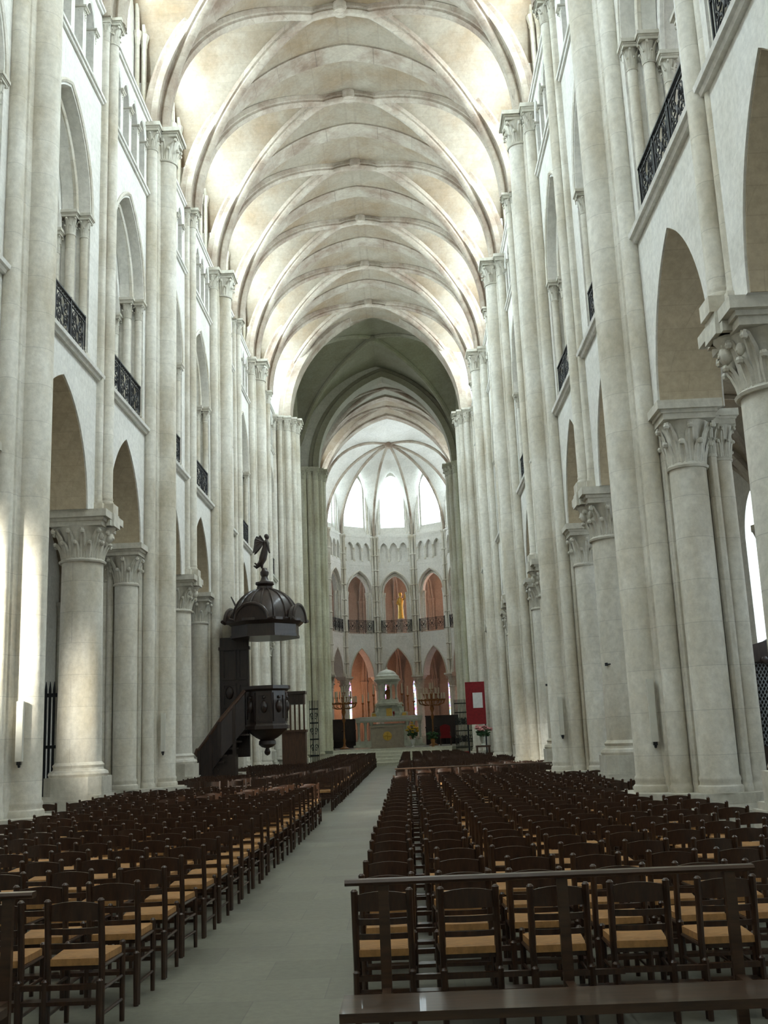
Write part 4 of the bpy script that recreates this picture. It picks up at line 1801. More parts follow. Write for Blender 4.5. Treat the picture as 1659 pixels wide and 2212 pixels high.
bench('long wooden kneeling bench across the right foreground with glinting rail', 0.71, 3.04, 6.28, (0.93, 1.95, 2.9), x1k=3.9)
bench('wooden kneeling bench cropped at the left picture edge', -3.3, -1.09, 6.3, (-1.24, -2.4, -3.2))
bench('thin wooden kneeling bench crossing the right chairs in mid nave', 0.72, 4.7, 26.0, (1.0, 2.3, 3.5, 4.6))

# ------------------------------------------------------------------ column loudspeakers
def speaker(label, x, y, z0, z1, rz):
    root = thing('column_loudspeaker', label, 'loudspeaker', (x, y, z0))
    root.rotation_euler = (0, 0, rz)
    h = z1 - z0
    mb = MB()
    mb.prism([(-0.05, -0.035), (0.05, -0.035), (0.055, 0.03), (0.03, 0.05), (-0.03, 0.05), (-0.055, 0.03)], 0, h)
    mb.box(-0.045, 0.045, -0.04, -0.033, 0.03, h - 0.03)
    mb.build('case', M['pipe'], root)
    mb = MB()
    mb.box(-0.03, 0.03, -0.02, 0.03, -0.05, 0.0)
    mb.tube([(0, 0.0, -0.05), (0, 0.02, -0.08)], 0.02, 6)
    mb.build('cable_gland', M['iron'], root)


speaker('slim cream column loudspeaker on the bright nearest left pier', -4.68, 15.71, 1.53, 2.41, 0.1)
speaker('slim cream column loudspeaker on the second left pier', -4.68, 24.91, 1.53, 2.41, 0.1)
speaker('slim cream column loudspeaker on the nearest right pier', 4.71, 15.71, 1.44, 2.35, -0.1)
speaker('slim cream column loudspeaker on the second right pier', 4.68, 24.91, 1.53, 2.41, -0.1)


def hook(label, x, y, z, d):
    root = MB()
    root.tube([(0, 0.12, 0), (0, 0, 0), (d * 0.42, -0.12, 0), (d * 0.42, -0.12, -0.09)], 0.014, 6)
    root.lathe(0, 0, [(0.03, -0.03), (0.03, 0.03)], 8)
    o = root.build('iron_bracket', M['iron'])
    o.location = (x, y, z)
    tag(o, label, 'bracket')


hook('small black iron bracket arm on the right round column', 5.02, 20.62, 2.87, 0.7)
hook('small black iron bracket arm on the farther right column', 4.98, 29.4, 2.87, 0.6)

# ------------------------------------------------------------------ pulpit
pu = thing('pulpit', 'dark carved wooden pulpit with domed canopy, backboard and staircase', 'pulpit', (-3.32, 33.1, 0))


def octa(r, a0=PI / 8, n=8):
    return [(r * math.cos(a0 + 2 * PI * k / n), r * math.sin(a0 + 2 * PI * k / n)) for k in range(n)]


mb = MB()
mb.prism(octa(0.66), 2.12, 3.25)
mb.prism(octa(0.74), 2.02, 2.12)
mb.prism(octa(0.70), 2.12, 2.18, -0.04)
mb.prism(octa(0.68), 3.18, 3.24, 0.06)
mb.prism(octa(0.78), 3.24, 3.34)
tub = mb.build('tub', M['oak'], pu)
for k in range(8):
    a = PI / 4 * k + PI / 4
    ca, sa = math.cos(a), math.sin(a)
    rr = 0.66 * math.cos(PI / 8)

    def fp(u, v, d):
        return (ca * (rr + d) - sa * u, sa * (rr + d) + ca * u, v)
    mb = MB()
    mb.plate([(-0.22, 2.25), (0.22, 2.25), (0.22, 3.12), (-0.22, 3.12)], [[(-0.16, 2.33), (0.16, 2.33), (0.16, 3.04), (-0.16, 3.04)]], -0.01, 0.03, fp)
    mb.sphere(fp(0, 2.7, 0.0), 0.11, 10, 6, sz=1.8)
    mb.sphere(fp(0, 2.98, 0.02), 0.05, 8, 5)
    mb.build('panel', M['oak'], tub)
mb = MB()
mb.lathe(0, 0, [(0.02, 1.22), (0.08, 1.26), (0.10, 1.33), (0.07, 1.40), (0.05, 1.44), (0.18, 1.48), (0.27, 1.56), (0.26, 1.66), (0.22, 1.70), (0.34, 1.76), (0.50, 1.88), (0.60, 1.98), (0.66, 2.04)], 16)
mb.build('pendant', M['oak'], pu)
mb = MB()
mb.box(-1.52, -0.60, 0.35, 0.5, 1.2, 4.95)
for (z0, z1) in ((1.5, 2.6), (2.75, 3.5), (3.6, 4.6)):
    for x0, x1 in ((-1.45, -1.0), (-0.94, -0.66)):
        mb.plate([(x0, z0), (x1, z0), (x1, z1), (x0, z1)], [[(x0 + 0.06, z0 + 0.07), (x1 - 0.06, z0 + 0.07), (x1 - 0.06, z1 - 0.07), (x0 + 0.06, z1 - 0.07)]], 0.35, 0.30, lambda u, v, d: (u, d, v))
mb.sphere((-1.22, 0.34, 3.2), 0.13, 10, 6, sy=0.5, sz=1.6)
mb.box(-1.56, -0.56, 0.28, 0.5, 4.55, 4.65)
mb.build('backboard', M['oak'], pu)
# canopy
can = MB()
can.prism(octa(1.13), 4.84, 4.92)
can.prism(octa(1.10), 4.92, 5.22)
can.prism(octa(1.13), 5.22, 5.32, 0.12)
can.prism(octa(1.26), 5.32, 5.40)
cn_ = can.build('canopy', M['oak'], pu)
dm = MB()
prof = [(1.06 * math.cos(t), 5.38 + 1.05 * math.sin(t)) for t in [PI / 2 * k / 10 for k in range(10)]] + [(0.16, 6.43), (0.0, 6.45)]
dm.lathe(0, 0, prof, 32)
for k in range(16):
    a = 2 * PI * k / 16
    dm.tube([(math.cos(a) * (r + 0.01), math.sin(a) * (r + 0.01), z) for r, z in prof[:-2]], 0.035, 6)
dm.build('dome', M['oak'], cn_)
for k in range(8):
    a = PI / 4 * k + PI / 4
    if k % 2 == 1:
        continue
for a in (-PI / 2 - 0.25, -0.25, PI / 2 - 0.25, PI - 0.25):
    ca, sa = math.cos(a), math.sin(a)

    def fp(u, v, d, ca=ca, sa=sa):
        return (ca * d - sa * u, sa * d + ca * u, v)
    mb = MB()
    ao = [(0.54 * math.cos(PI * k / 12), 5.32 + 0.50 * math.sin(PI * k / 12)) for k in range(13)]
    mb.plate(ao, [], 0.98, 1.17, fp)
    mb.tube([fp(u * 1.02, v + 0.02, 1.16) for u, v in [(0.72, 5.36)] + ao + [(-0.72, 5.36)]], 0.055, 8)
    mb.build('arched_pediment', M['oak'], cn_)
mb = MB()
mb.prism(octa(0.26), 6.38, 6.5)
mb.prism(octa(0.22), 6.5, 6.58, 0.1)
mb.prism(octa(0.30), 6.58, 6.64)
mb.lathe(0, 0, [(0.2, 6.64), (0.13, 6.72), (0.1, 6.82), (0.14, 6.9), (0.14, 6.98), (0.1, 7.02), (0.08, 7.1), (0, 7.12)], 12)
mb.build('finial', M['oak'], pu)
mb = MB()
mb.tube([(-0.95, 0.2, 5.9), (-1.12, 0.2, 6.25)], [0.04, 0.02], 6)
mb.build('spike', M['oak'], pu)
# stairs with panelled parapet
sp_ = MB()
B_ = [Vector((-2.02, -0.55)), Vector((-1.35, -0.75)), Vector((-0.62, -0.42))]
top0, top1 = 1.62, 3.22
n = 14
pts = []
for i in range(n + 1):
    t = i / n
    if t < 0.5:
        p = B_[0].lerp(B_[1], t * 2)
    else:
        p = B_[1].lerp(B_[2], t * 2 - 1)
    pts.append(p)
outer_b, outer_t = [], []
vs, fs = [], []
for i, p in enumerate(pts):
    t = i / n
    zt = 1.45 + (3.18 - 1.45) * (t ** 1.05)
    zb = 0.55 + (2.05 - 0.55) * max(0, t - 0.15) / 0.85
    vs += [(p.x, p.y - 0.04, zb), (p.x, p.y + 0.04, zb), (p.x, p.y + 0.04, zt), (p.x, p.y - 0.04, zt)]
for i in range(n):
    for k in range(4):
        fs.append((i * 4 + k, i * 4 + (k + 1) % 4, i * 4 + 4 + (k + 1) % 4, i * 4 + 4 + k))
fs += [(3, 2, 1, 0), (n * 4, n * 4 + 1, n * 4 + 2, n * 4 + 3)]
sp_.add(vs, fs)
par = sp_.build('stair_parapet', M['oak'], pu)
mb = MB()
path = [(p.x, p.y, 1.45 + (3.18 - 1.45) * ((i / n) ** 1.05) + 0.03) for i, p in enumerate(pts)]
mb.tube([(path[0][0] - 0.03, path[0][1], path[0][2] - 0.18), (path[0][0] - 0.1, path[0][1], path[0][2] - 0.1), (path[0][0] - 0.06, path[0][1], path[0][2])] + path, 0.065, 8)
mb.build('stair_handrail', M['oak2'], par)
mb = MB()
for i in (0, 4, 7, 11):
    p = pts[i]
    zt = 1.45 + (3.18 - 1.45) * ((i / n) ** 1.05)
    mb.box(p.x - 0.05, p.x + 0.05, p.y - 0.07, p.y + 0.05, 0.4 if i < 5 else 1.2, zt)
mb.build('stair_post', M['oak'], par)
mb = MB()
for k in range(9):
    t = (k + 0.5) / 9
    p = pts[int(t * n)]
    mb.box(p.x - 0.12, p.x + 0.12, p.y, p.y + 0.75, 0.25 + 0.20 * k, 0.30 + 0.20 * k)
mb.box(-2.0, -1.2, -0.52, 0.25, 0.0, 0.6)
mb.box(-1.9, -0.9, -0.62, -0.1, 0.0, 1.3)
mb.build('stair_treads', M['oak'], pu)
# angel on the dome
an = thing('angel_statue', 'dark winged trumpet angel statue atop the pulpit dome', 'statue', (-3.37, 33.1, 7.1))
mb = MB()
# robe and body, leaning forward, one foot trailing
body = [(-0.02, 0, 0.0), (-0.05, 0, 0.12), (0.0, 0, 0.30), (0.05, 0, 0.50), (0.09, 0, 0.68), (0.12, 0, 0.84), (0.13, 0, 0.90), (0.135, 0, 0.95)]
mb.tube(body, [0.03, 0.07, 0.125, 0.12, 0.095, 0.115, 0.06, 0.045], 12)
mb.tube([(-0.02, 0, 0.28), (-0.10, 0.02, 0.14), (-0.22, 0.03, 0.05), (-0.30, 0.03, 0.10)], [0.10, 0.085, 0.06, 0.02], 8)
mb.tube([(-0.05, -0.02, 0.22), (-0.17, -0.03, 0.1), (-0.26, -0.03, 0.18)], [0.07, 0.06, 0.02], 8)
mb.sphere((0.145, 0, 1.02), 0.075, 10, 8, sz=1.2)
mb.sphere((0.13, 0.0, 1.05), 0.078, 10, 8)
mb.tube([(0.15, -0.10, 0.84), (0.2, -0.16, 0.72), (0.22, -0.17, 0.58), (0.25, -0.18, 0.46)], [0.045, 0.04, 0.035, 0.025], 8)
mb.tube([(0.09, 0.10, 0.84), (0.0, 0.16, 0.93), (-0.08, 0.12, 1.06), (-0.1, 0.1, 1.1)], [0.045, 0.04, 0.035, 0.03], 8)
mb.build('figure', M['oak'], an)
for sy in (-1, 1):
    mb = MB()
    ou = [(0.06, 0.86), (-0.06, 1.02), (-0.16, 1.04), (-0.22, 0.92), (-0.24, 0.72), (-0.28, 0.48), (-0.20, 0.52), (-0.12, 0.60), (-0.02, 0.72)]
    mb.plate(ou, [], 0.0, 0.03, lambda u, v, d: (u - 0.02, sy * (0.05 - u * 0.45) + d, v))
    for q in range(4):
        mb.tube([(-0.02 + 0.03 - 0.02 * q, sy * 0.07 + 0.015, 0.86), (-0.2 - 0.015 * q, sy * (0.05 + 0.09) + 0.015, 0.95 - 0.12 * q)], 0.022, 6)
    mb.build('wing', M['oak'], an)

# ------------------------------------------------------------------ cabinet and grille left of the choir
cb = thing('slatted_stall', 'brown wooden stall with slatted upper panel, right of the pulpit', 'stall', (-3.65, 44.6, 0))
mb = MB()
mb.box(-0.55, 0.42, -0.35, 0.35, 0, 1.95)
mb.box(-0.6, 0.47, -0.4, 0.4, 1.95, 2.05)
mb.build('body', M['oak2'], cb)
mb = MB()
mb.box(-0.4, 0.4, -0.32, 0.3, 3.1, 3.52)
mb.box(-0.45, 0.46, -0.38, 0.36, 3.52, 3.64)
mb.build('hood', M['oak'], cb)
for k in range(5):
    mb = MB()
    x = -0.38 + 0.19 * k
    mb.box(x - 0.035, x + 0.035, -0.3, -0.22, 2.05, 3.12)
    mb.build('slat', M['oak2'], cb)
g = thing('iron_grille', 'tall dark iron grille beside the left crossing pier', 'grille', (-3.05, 46.5, 0))
mb = MB()
mb.box(-0.2, 0.2, -0.03, 0.03, 0, 0.15)
for k in range(6):
    x = -0.18 + 0.072 * k
    mb.tube([(x, 0, 0.1), (x, 0, 3.05), (x + 0.01, 0, 3.3)], 0.016, 5)
for z in (0.9, 1.6, 2.3, 2.9):
    mb.box(-0.2, 0.2, -0.02, 0.02, z, z + 0.06)
    for k in range(3):
        scr = MB()
        scroll(mb, 0, 0, 0.0, 1, 0, 1) if False else None
mb.build('bars', M['iron'], g)
mb = MB()
for z in (1.25, 1.95, 2.6):
    for sx in (-1, 1):
        pts_ = [(sx * (0.09 + 0.08 * (1 - t / 12) * math.cos(t * 0.8)), -0.02, z + 0.2 * (1 - t / 12) * math.sin(t * 0.8)) for t in range(13)]
        mb.tube(pts_, 0.018, 5)
mb.build('scrollwork', M['iron'], g)

# right: red panel, flowers, grille, red carpet
rp = thing('notice_panel', 'dark red cloth panel with a white notice, far right', 'panel', (4.25, 49.4, 0))
mb = MB()
mb.box(-0.45, 0.45, -0.03, 0.03, 2.0, 3.95)
mb.build('board', M['red'], rp)
mb = MB()
for x in (-0.4, 0.4):
    mb.box(x - 0.03, x + 0.03, -0.02, 0.04, 0, 2.02)
    mb.box(x - 0.03, x + 0.03, -0.25, 0.25, 0, 0.04)
mb.build('stand', M['iron'], rp)
mb = MB()
mb.box(-0.12, 0.33, -0.045, -0.03, 2.75, 3.45)
for k in range(5):
    mb.box(-0.06, 0.26, -0.05, -0.044, 2.85 + 0.1 * k, 2.88 + 0.1 * k)
mb.build('notice', M['white'], rp)
ca_ = MB()
ca_.box(2.2, 5.2, 58.6, 60.2, 0.0, 0.62)
o = ca_.build('red_dais', M['red'])
tag(o, 'low red carpeted dais at the right before the choir', 'dais')


def bouquet(label, name, x, y, z, h, petal, spread, vase, n=26, seed=1):
    r = random.Random(seed)
    root = thing(name, label, 'flowers', (x, y, z))
    mb = MB()
    mb.lathe(0, 0, [(0.09, 0), (0.1, 0.03), (0.05, 0.08), (0.1, 0.2), (0.14, 0.34), (0.12, 0.42), (0.15, 0.46)], 14)
    mb.build('vase', vase, root)
    mb, mf = MB(), MB()
    for k in range(n):
        a = r.uniform(0, 2 * PI)
        rr = spread * math.sqrt(r.random())
        zz = 0.5 + (h - 0.5) * (1 - 0.5 * rr / spread) * r.uniform(0.6, 1.0)
        p = (rr * math.cos(a), rr * math.sin(a), zz)
        mb.tube([(0, 0, 0.42), (p[0] * 0.4, p[1] * 0.4, 0.42 + (zz - 0.42) * 0.6), p], 0.008, 4)
        for q in range(3):
            mb.sphere((p[0] * 0.7 + r.uniform(-.08, .08), p[1] * 0.7 + r.uniform(-.08, .08), zz * 0.75 + r.uniform(-.1, .05)), 0.06, 6, 4, sz=0.5)
        for q in range(5):
            b3 = 2 * PI * q / 5
            mf.sphere((p[0] + 0.045 * math.cos(b3), p[1] + 0.045 * math.sin(b3), zz + 0.01 * q), 0.045, 6, 4, sz=0.7)
    mb.build('foliage', M['leaf'], root)
    mf.build('blossoms', petal, root)


bouquet('yellow flowers in a white vase right of the front altar', 'flower_vase', 1.30, 63.6, 0.92, 1.55, M['yellow'], 0.42, M['white'], 30, 3)
bouquet('pink flowers on the right before the red panel', 'flower_vase', 4.42, 48.6, 1.05, 1.0, M['pink'], 0.42, M['marble'], 34, 5)
t_ = MB()
t_.box(4.1, 4.75, 48.3, 48.9, 0.98, 1.05)
for xx in (4.15, 4.7):
    for yy in (48.35, 48.85):
        t_.box(xx - 0.03, xx + 0.03, yy - 0.03, yy + 0.03, 0, 0.98)
o = t_.build('flower_table', M['oak2'])
tag(o, 'small wooden table holding the pink flowers', 'table')
bouquet('leafy pot plant in front of the altar at the step top', 'pot_plant', -0.35 + 2.8, 62.0, 0.92, 0.9, M['leaf'], 0.35, M['bronze'], 18, 8)

g2 = thing('choir_grille', 'dark iron grille on the red dais right of the altar', 'grille', (4.15, 59.5, 0.62))
mb = MB()
for k in range(12):
    x = -0.45 + 0.9 * k / 11
    mb.tube([(x, 0, 0), (x, 0, 2.65), (x, 0, 2.85)], 0.02, 5)
for z in (0.2, 1.1, 2.1, 2.6):
    mb.box(-0.48, 0.48, -0.025, 0.025, z, z + 0.06)
mb.build('bars', M['iron'], g2)
mb = MB()
for k in range(5):
    for z in (0.65, 1.6):
        for sg in (-1, 1):
            pts_ = [(-0.36 + 0.18 * k + sg * (0.05 + 0.07 * (1 - t / 12) * math.cos(t * .8)), -0.02, z + 0.3 * (1 - t / 12) * math.sin(t * .8)) for t in range(13)]
            mb.tube(pts_, 0.02, 5)
mb.build('scrollwork', M['iron'], g2)

# ------------------------------------------------------------------ altars
al = thing('front_altar', 'low rose-stone front altar with a round gilt disc', 'altar', (-0.22, 64.5, 0.92))
mb = MB()
mb.box(-0.98, 0.98, -0.45, 0.45, 0.05, 1.22)
mb.box(-1.05, 1.05, -0.5, 0.5, 0, 0.08)
mb.build('body', M['altar'], al)
mb = MB()
mb.box(-1.06, 1.06, -0.52, 0.52, 1.22, 1.32)
mb.build('top_slab', M['altar'], al)
mb = MB()
vs = [(0.27 * math.cos(2 * PI * k / 24), -0.45, 0.70 + 0.27 * math.sin(2 * PI * k / 24)) for k in range(24)]
mb.add(vs + [(x, -0.485, z) for x, y, z in vs], [tuple(range(24)), tuple(range(47, 23, -1))] + [(k, (k + 1) % 24, 24 + (k + 1) % 24, 24 + k) for k in range(24)])
for k in range(4):
    a = PI / 2 * k
    mb.tube([(0, -0.49, 0.7), (0.2 * math.cos(a), -0.49, 0.7 + 0.2 * math.sin(a))], 0.03, 6)
mb.build('disc', M['gold'], al)

ha = thing('high_altar', 'pale marble high altar with small columns and a tiered retable', 'altar', (-0.2, 71.0, 0.92))
mb = MB()
mb.box(-2.4, 2.3, -0.9, 1.2, 0.0, 0.14)
mb.box(-2.25, 2.15, -0.75, 1.1, 0.14, 0.4)
mb.box(-1.1, 1.1, -0.1, 0.6, 0.4, 1.5)
mb.build('base', M['marble'], ha)
mb = MB()
mb.box(-2.22, 2.18, -0.65, 0.65, 1.62, 1.86)
mb.box(-2.28, 2.24, -0.7, 0.7, 1.86, 1.94)
mb.build('table_slab', M['marble'], ha)
for x in (-2.05, -1.6, -1.2, 1.2, 1.6, 2.0):
    mb = MB()
    mb.lathe(x, -0.45, [(0.13, 0.4), (0.13, 0.5), (0.09, 0.54), (0.085, 1.4), (0.12, 1.46), (0.14, 1.62)], 12)
    mb.build('column', M['marble'], ha)
mb = MB()
mb.box(-2.0, 1.95, -0.4, 0.3, 1.94, 1.98)
mb.box(-1.95, 1.9, -0.69, -0.66, 1.72, 1.95)
mb.build('altar_cloth', M['white'], ha)
mb = MB()
mb.box(-1.2, 1.25, 0.0, 0.7, 1.94, 2.25)
mb.box(-0.95, 1.0, 0.02, 0.7, 2.25, 2.6)
mb.box(-0.85, 0.9, -0.05, 0.72, 2.6, 2.68)
for x in (-0.72, 0.72):
    mb.tube([(x, -0.08, 1.95), (x * 1.1, -0.14, 2.2), (x * 0.95, -0.12, 2.5)], [0.1, 0.13, 0.08], 8)
mb.build('retable', M['marble'], ha)
mb = MB()
mb.box(-0.18, 0.2, -0.06, 0.02, 2.0, 2.5)
mb.box(-1.15, -0.8, -0.03, 0.01, 2.0, 2.2)
mb.box(0.85, 1.15, -0.03, 0.01, 2.0, 2.2)
mb.build('tabernacle_door', M['gold'], ha)
mb = MB()
for k in range(14):
    x = -0.85 + 0.13 * k
    mb.sphere((x, -0.02, 2.75 + 0.06 * math.sin(k * 2.1)), 0.09, 8, 5)
    mb.tube([(x, 0, 2.7), (x + 0.06, -0.02, 2.9), (x + 0.12, 0, 2.72)], 0.03, 5)
mb.build('carved_garland', M['marble'], ha)

tp = thing('tempietto', 'round pale marble temple with dome on columns above the altar', 'temple', (-0.25, 71.35, 3.6))
mb = MB()
mb.lathe(0, 0, [(0.82, 0), (0.82, 0.16), (0.75, 0.2), (0.7, 0.4)], 24)
mb.build('base', M['marble'], tp)
for k in range(8):
    a = PI / 8 + PI / 4 * k
    mb = MB()
    mb.lathe(0.62 * math.cos(a), 0.62 * math.sin(a), [(0.11, 0.4), (0.11, 0.46), (0.075, 0.5), (0.065, 1.25), (0.09, 1.3), (0.12, 1.42)], 10)
    mb.build('column', M['marble'], tp)
mb = MB()
mb.lathe(0, 0, [(0.72, 1.42), (0.76, 1.48), (0.76, 1.56), (0.88, 1.64), (0.92, 1.7), (0.92, 1.76), (0.84, 1.8), (0.8, 1.98), (0.66, 2.05), (0.60, 2.18), (0.45, 2.3), (0.28, 2.37), (0.1, 2.42), (0.05, 2.46), (0.06, 2.55), (0, 2.58)], 28)
mb.build('dome', M['marble'], tp)
mb = MB()
mb.lathe(0, 0, [(0.2, 0.4), (0.16, 0.5), (0.17, 0.8), (0.19, 1.0), (0.1, 1.08), (0.05, 1.1), (0.08, 1.18), (0.07, 1.26), (0, 1.3)], 12)
mb.tube([(-0.15, -0.02, 0.98), (-0.22, -0.1, 0.8), (-0.08, -0.16, 0.78)], 0.045, 6)
mb.tube([(0.15, -0.02, 0.98), (0.2, -0.1, 0.85), (0.1, -0.16, 0.95)], 0.045, 6)
o = mb.build('gilt_figure', M['bronze'])
o.location = (-0.2, 71.2, 3.6)
tag(o, 'golden standing figure inside the marble altar temple', 'statue')


def candlestick(label, x, y, z, h):
    root = thing('candlestick', label, 'candlestick', (x, y, z))
    mb = MB()
    mb.lathe(0, 0, [(0.12, 0), (0.12, 0.04), (0.05, 0.1), (0.03, 0.2), (0.055, h * 0.3), (0.03, h * 0.38), (0.045, h * 0.5), (0.03, h * 0.55), (0.1, h * 0.62), (0.1, h * 0.64)], 10)
    mb.build('stem', M['bronze'], root)
    mb = MB()
    mb.cyl(0, 0, 0.045, h * 0.63, h, 8)
    mb.build('candle', M['candle'], root)


cl = ['outermost left', 'middle left', 'inner left', 'inner right', 'middle right', 'outermost right']
for k, (x, h, z) in enumerate(((-1.95, 1.55, 2.86), (-1.55, 1.7, 2.86), (-1.2, 1.9, 3.17), (0.72, 1.9, 3.17), (1.1, 1.7, 2.86), (1.5, 1.55, 2.86))):
    candlestick('tall altar candlestick with white candle, %s of six' % cl[k], x, 71.3 if abs(x + 0.2) > 1.2 else 71.3, z if abs(x + 0.2) > 1.3 else 3.17, h)


def candelabrum(label, x, y, z, h):
    root = thing('candelabrum', label, 'candelabrum', (x, y, z))
    mb = MB()
    mb.lathe(0, 0, [(0.3, 0), (0.3, 0.05), (0.12, 0.14), (0.06, 0.3), (0.1, 0.55), (0.05, 0.7), (0.045, h * 0.55), (0.11, h * 0.62), (0.05, h * 0.7), (0.14, h * 0.8), (0.08, h * 0.9), (0.05, h), (0.03, h + 0.5)], 12)
    mb.build('stem', M['bronze'], root)
    n1_ = 12
    for tier, (rr, zz, nn) in enumerate(((0.84, h - 0.05, 18), (0.5, h + 0.28, 10), (0.12, h + 0.6, 3))):
        arms, cand = MB(), MB()
        if tier == 0:
            arms.tube([(rr * math.cos(2 * PI * k / 24), rr * math.sin(2 * PI * k / 24), zz) for k in range(24)], 0.03, 6, closed=True)
        for k in range(nn):
            a = 2 * PI * k / nn + tier * 0.2
            ca2, sa2 = math.cos(a), math.sin(a)
            arms.tube([(0.04 * ca2, 0.04 * sa2, zz - 0.25), (rr * 0.5 * ca2, rr * 0.5 * sa2, zz - 0.33), (rr * 0.9 * ca2, rr * 0.9 * sa2, zz - 0.2), (rr * ca2, rr * sa2, zz)], 0.02, 5)
            arms.lathe(rr * ca2, rr * sa2, [(0.02, zz), (0.06, zz + 0.04), (0.06, zz + 0.06)], 8)
            cand.cyl(rr * ca2, rr * sa2, 0.033, zz + 0.06, zz + 0.45, 7)
        arms.build('branch_ring', M['bronze'], root)
        cand.build('candles', M['candle'], root)


candelabrum('branched candelabrum of white candles left of the altar', -3.0, 67.0, 0.92, 2.85)
candelabrum('branched candelabrum of white candles right of the altar', 2.6, 67.0, 0.92, 2.85)

# choir stalls
def stalls(label, x0, x1, y, h):
    root = thing('choir_stall', label, 'stall', ((x0 + x1) / 2, y, 0.92))
    L = (x1 - x0) / 2
    mb = MB()
    mb.box(-L, L, 0.3, 0.42, 0, h)
    mb.box(-L - 0.04, L + 0.04, 0.2, 0.46, h, h + 0.08)
    mb.build('back', M['oak'], root)
    n = max(2, int(2 * L / 0.65))
    for k in range(n + 1):
        x = -L + 2 * L * k / n
        mb = MB()
        mb.box(x - 0.03, x + 0.03, -0.35, 0.3, 0, h * 0.62)
        mb.sphere((x, -0.33, h * 0.62), 0.07, 8, 5)
        mb.build('divider', M['oak'], root)
    mb = MB()
    mb.box(-L, L, -0.25, 0.3, 0.42, 0.5)
    mb.build('seat', M['oak'], root)


stalls('dark wooden choir stalls left of the high altar', -4.3, -2.55, 72.2, 1.85)
stalls('dark wooden choir stalls right of the high altar', 2.25, 4.9, 72.2, 1.85)
# small things on the choir floor
t3 = thing('tripod_stand', 'small dark tripod stand at the left of the choir', 'stand', (-3.55, 62.2, 0.92))
mb = MB()
mb.tube([(0, 0, 0.5), (0, 0, 1.5)], 0.02, 6)
mb.box(-0.2, 0.2, -0.02, 0.02, 1.45, 1.75)
mb.build('stem', M['iron'], t3)
for k in range(3):
    a = 2 * PI * k / 3 + 0.4
    mb = MB()
    mb.tube([(0, 0, 0.55), (0.3 * math.cos(a), 0.3 * math.sin(a), 0)], 0.018, 6)
    mb.build('leg', M['iron'], t3)


def armchair(label, x, y, z, mat):
    root = thing('celebrant_chair', label, 'armchair', (x, y, z))
    mb = MB()
    ou = [(-0.32, 0.5)] + [(-0.32 + 0.64 * k / 10, 1.15 + 0.12 * math.sin(PI * k / 10)) for k in range(11)] + [(0.32, 0.5)]
    mb.plate(ou, [], 0.22, 0.32, lambda u, v, d: (u, d, v))
    mb.build('backrest', mat, root)
    mb = MB()
    mb.box(-0.34, 0.34, -0.3, 0.3, 0.42, 0.55)
    mb.build('seat', mat, root)
    for sx in (-1, 1):
        for yy in (-0.26, 0.28):
            mb = MB()
            mb.box(sx * 0.32 - 0.03, sx * 0.32 + 0.03, yy - 0.03, yy + 0.03, 0, 0.42 if yy > 0 else 0.75)
            mb.build('leg', M['oak2'], root)
        mb = MB()
        mb.box(sx * 0.32 - 0.03, sx * 0.32 + 0.03, -0.32, 0.3, 0.75, 0.79)
        mb.build('armrest', M['oak2'], root)


armchair('pale upholstered armchair among the stalls right of the altar', 4.3, 66.0, 0.92, M['altar'])
armchair('red upholstered armchair right of the yellow flowers', 3.35, 66.6, 0.92, M['red'])
lm = thing('sanctuary_lamp', 'small red sanctuary lamp on the high altar', 'lamp', (0.12, 70.6, 2.88))
mb = MB()
mb.lathe(0, 0, [(0.05, 0), (0.02, 0.05), (0.02, 0.1), (0.06, 0.12), (0.07, 0.3), (0.05, 0.32)], 10)
mb.build('glass', M['red'], lm)

# ------------------------------------------------------------------ aisle furniture
cf = thing('confessional', 'dark wooden confessional with pale lattice panel in the right aisle', 'confessional', (9.45, 24.0, 0))
mb = MB()
mb.box(-0.75, 0.7, -0.5, 0.6, 0, 1.0)
mb.box(-0.75, -0.6, -0.5, 0.6, 1.0, 3.2)
mb.box(0.55, 0.7, -0.5, 0.6, 1.0, 3.2)
mb.box(-0.6, 0.55, 0.45, 0.6, 1.0, 3.2)
mb.box(-0.6, 0.55, -0.5, -0.4, 1.0, 1.12)
mb.build('body', M['oak'], cf)
mb = MB()
ou = [(-0.75, 2.95)] + [(-0.45 + 0.9 * k / 10, 2.75 - 0.35 * abs(math.sin(PI * k / 10 - PI / 2)) + 0.15) for k in range(0)] + [(0.7, 2.95), (0.7, 3.3), (0.35, 3.4), (0.0, 3.6), (-0.35, 3.4), (-0.75, 3.3)]
mb.plate(ou, [], -0.55, -0.40, lambda u, v, d: (u, d, v))
for k in range(5):
    scroll_c = (-0.4 + 0.2 * k, -0.57, 2.98)
    mb.sphere(scroll_c, 0.09, 8, 5, sy=0.5)
mb.lathe(-0.68, -0.45, [(0.07, 3.3), (0.03, 3.4), (0.08, 3.48), (0.09, 3.56), (0.04, 3.66), (0.06, 3.72), (0, 3.85)], 10)
mb.lathe(0.63, -0.45, [(0.07, 3.3), (0.03, 3.4), (0.08, 3.48), (0.09, 3.56), (0.04, 3.66), (0.06, 3.72), (0, 3.85)], 10)
mb.build('crest', M['oak'], cf)
mb = MB()
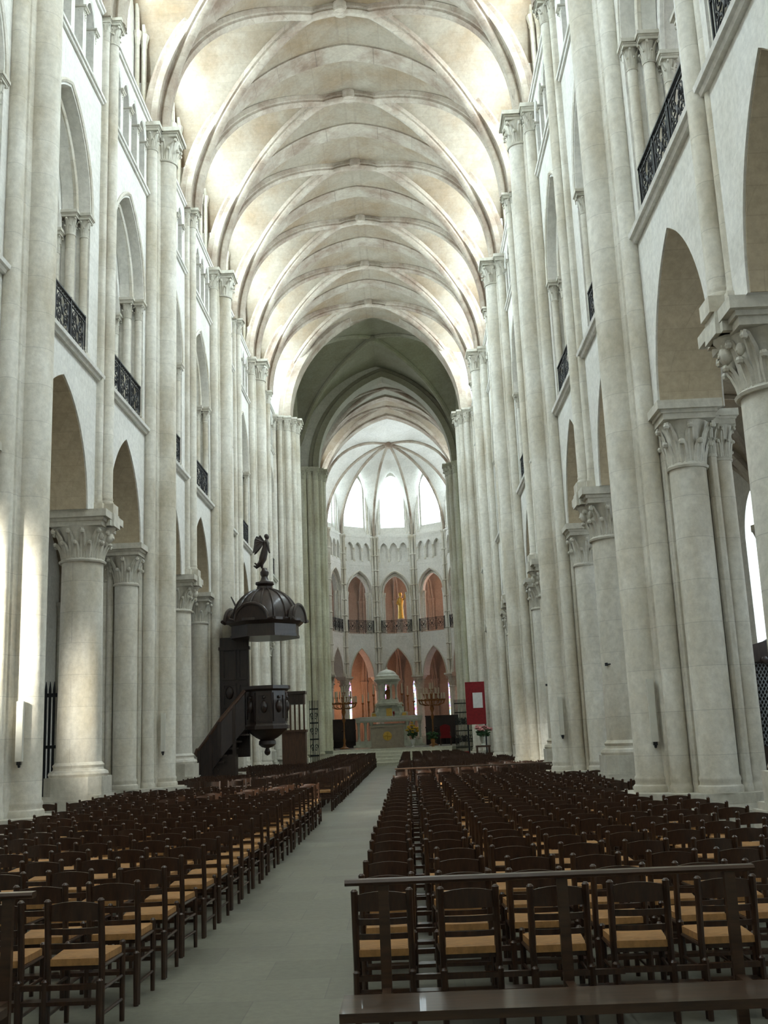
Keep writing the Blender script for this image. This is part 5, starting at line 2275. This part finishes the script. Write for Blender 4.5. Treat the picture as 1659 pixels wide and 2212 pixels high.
for k in range(-14, 30):
    for sg in (-1, 1):
        x0, z0 = -0.6 + 0.08 * k, 1.12
        a = []
        # clip the diagonal strip to the panel
        t0, t1 = 0.0, 1.8
        dx = sg * 0.55
        for lo, hi in ((-0.6, 0.55),):
            ta, tb = (lo - x0) / dx, (hi - x0) / dx
            t0, t1 = max(t0, min(ta, tb)), min(t1, max(ta, tb))
        if t1 - t0 > 0.05:
            mb.tube([(x0 + dx * t0, -0.44, z0 + t0), (x0 + dx * t1, -0.44, z0 + t1)], 0.012, 4)
mb.build('lattice', M['lattice'], cf)

gd = thing('iron_chapel_gate', 'tall black iron gate in the left aisle beside the bright pier', 'gate', (-8.05, 27.2, 0))
mb = MB()
mb.box(-0.45, 0.45, -0.04, 0.04, 0.0, 0.5)
mb.box(-0.45, 0.45, -0.03, 0.03, 3.0, 3.1)
mb.box(-0.45, 0.45, -0.03, 0.03, 1.7, 1.78)
mb.build('frame', M['iron'], gd)
for k in range(9):
    mb = MB()
    x = -0.43 + 0.86 * k / 8
    mb.tube([(x, 0, 0.4), (x, 0, 3.2), (x, 0, 3.4)], [0.035, 0.035, 0.008], 6)
    mb.build('bar', M['iron'], gd)

# repeats carry one group phrase each
GROUPS = {'compound_pier': 'compound piers along both sides of the nave', 'crossing_pier': 'clustered piers at the crossing',
          'arcade_column': 'round columns of the nave arcade', 'gallery_arcade': 'twin-arch gallery openings along the nave',
          'triforium_arcade': 'small triforium arches along the nave', 'apse_column': 'ringed columns around the apse',
          'kneeling_bench': 'wooden kneeling benches among the chairs', 'column_loudspeaker': 'column loudspeakers on the piers',
          'iron_bracket': 'iron bracket arms on the right columns', 'candlestick': 'candlesticks on the high altar',
          'candelabrum': 'candelabra beside the altar', 'choir_stall': 'stalls flanking the high altar',
          'celebrant_chair': 'armchairs right of the altar', 'flower_vase': 'flower vases before the choir',
          'gallery_railing': 'wrought iron gallery railings'}
for o in COL.objects:
    if o.parent is None and 'group' not in o:
        b_ = o.name.split('.')[0]
        if b_ in GROUPS:
            o['group'] = GROUPS[b_]
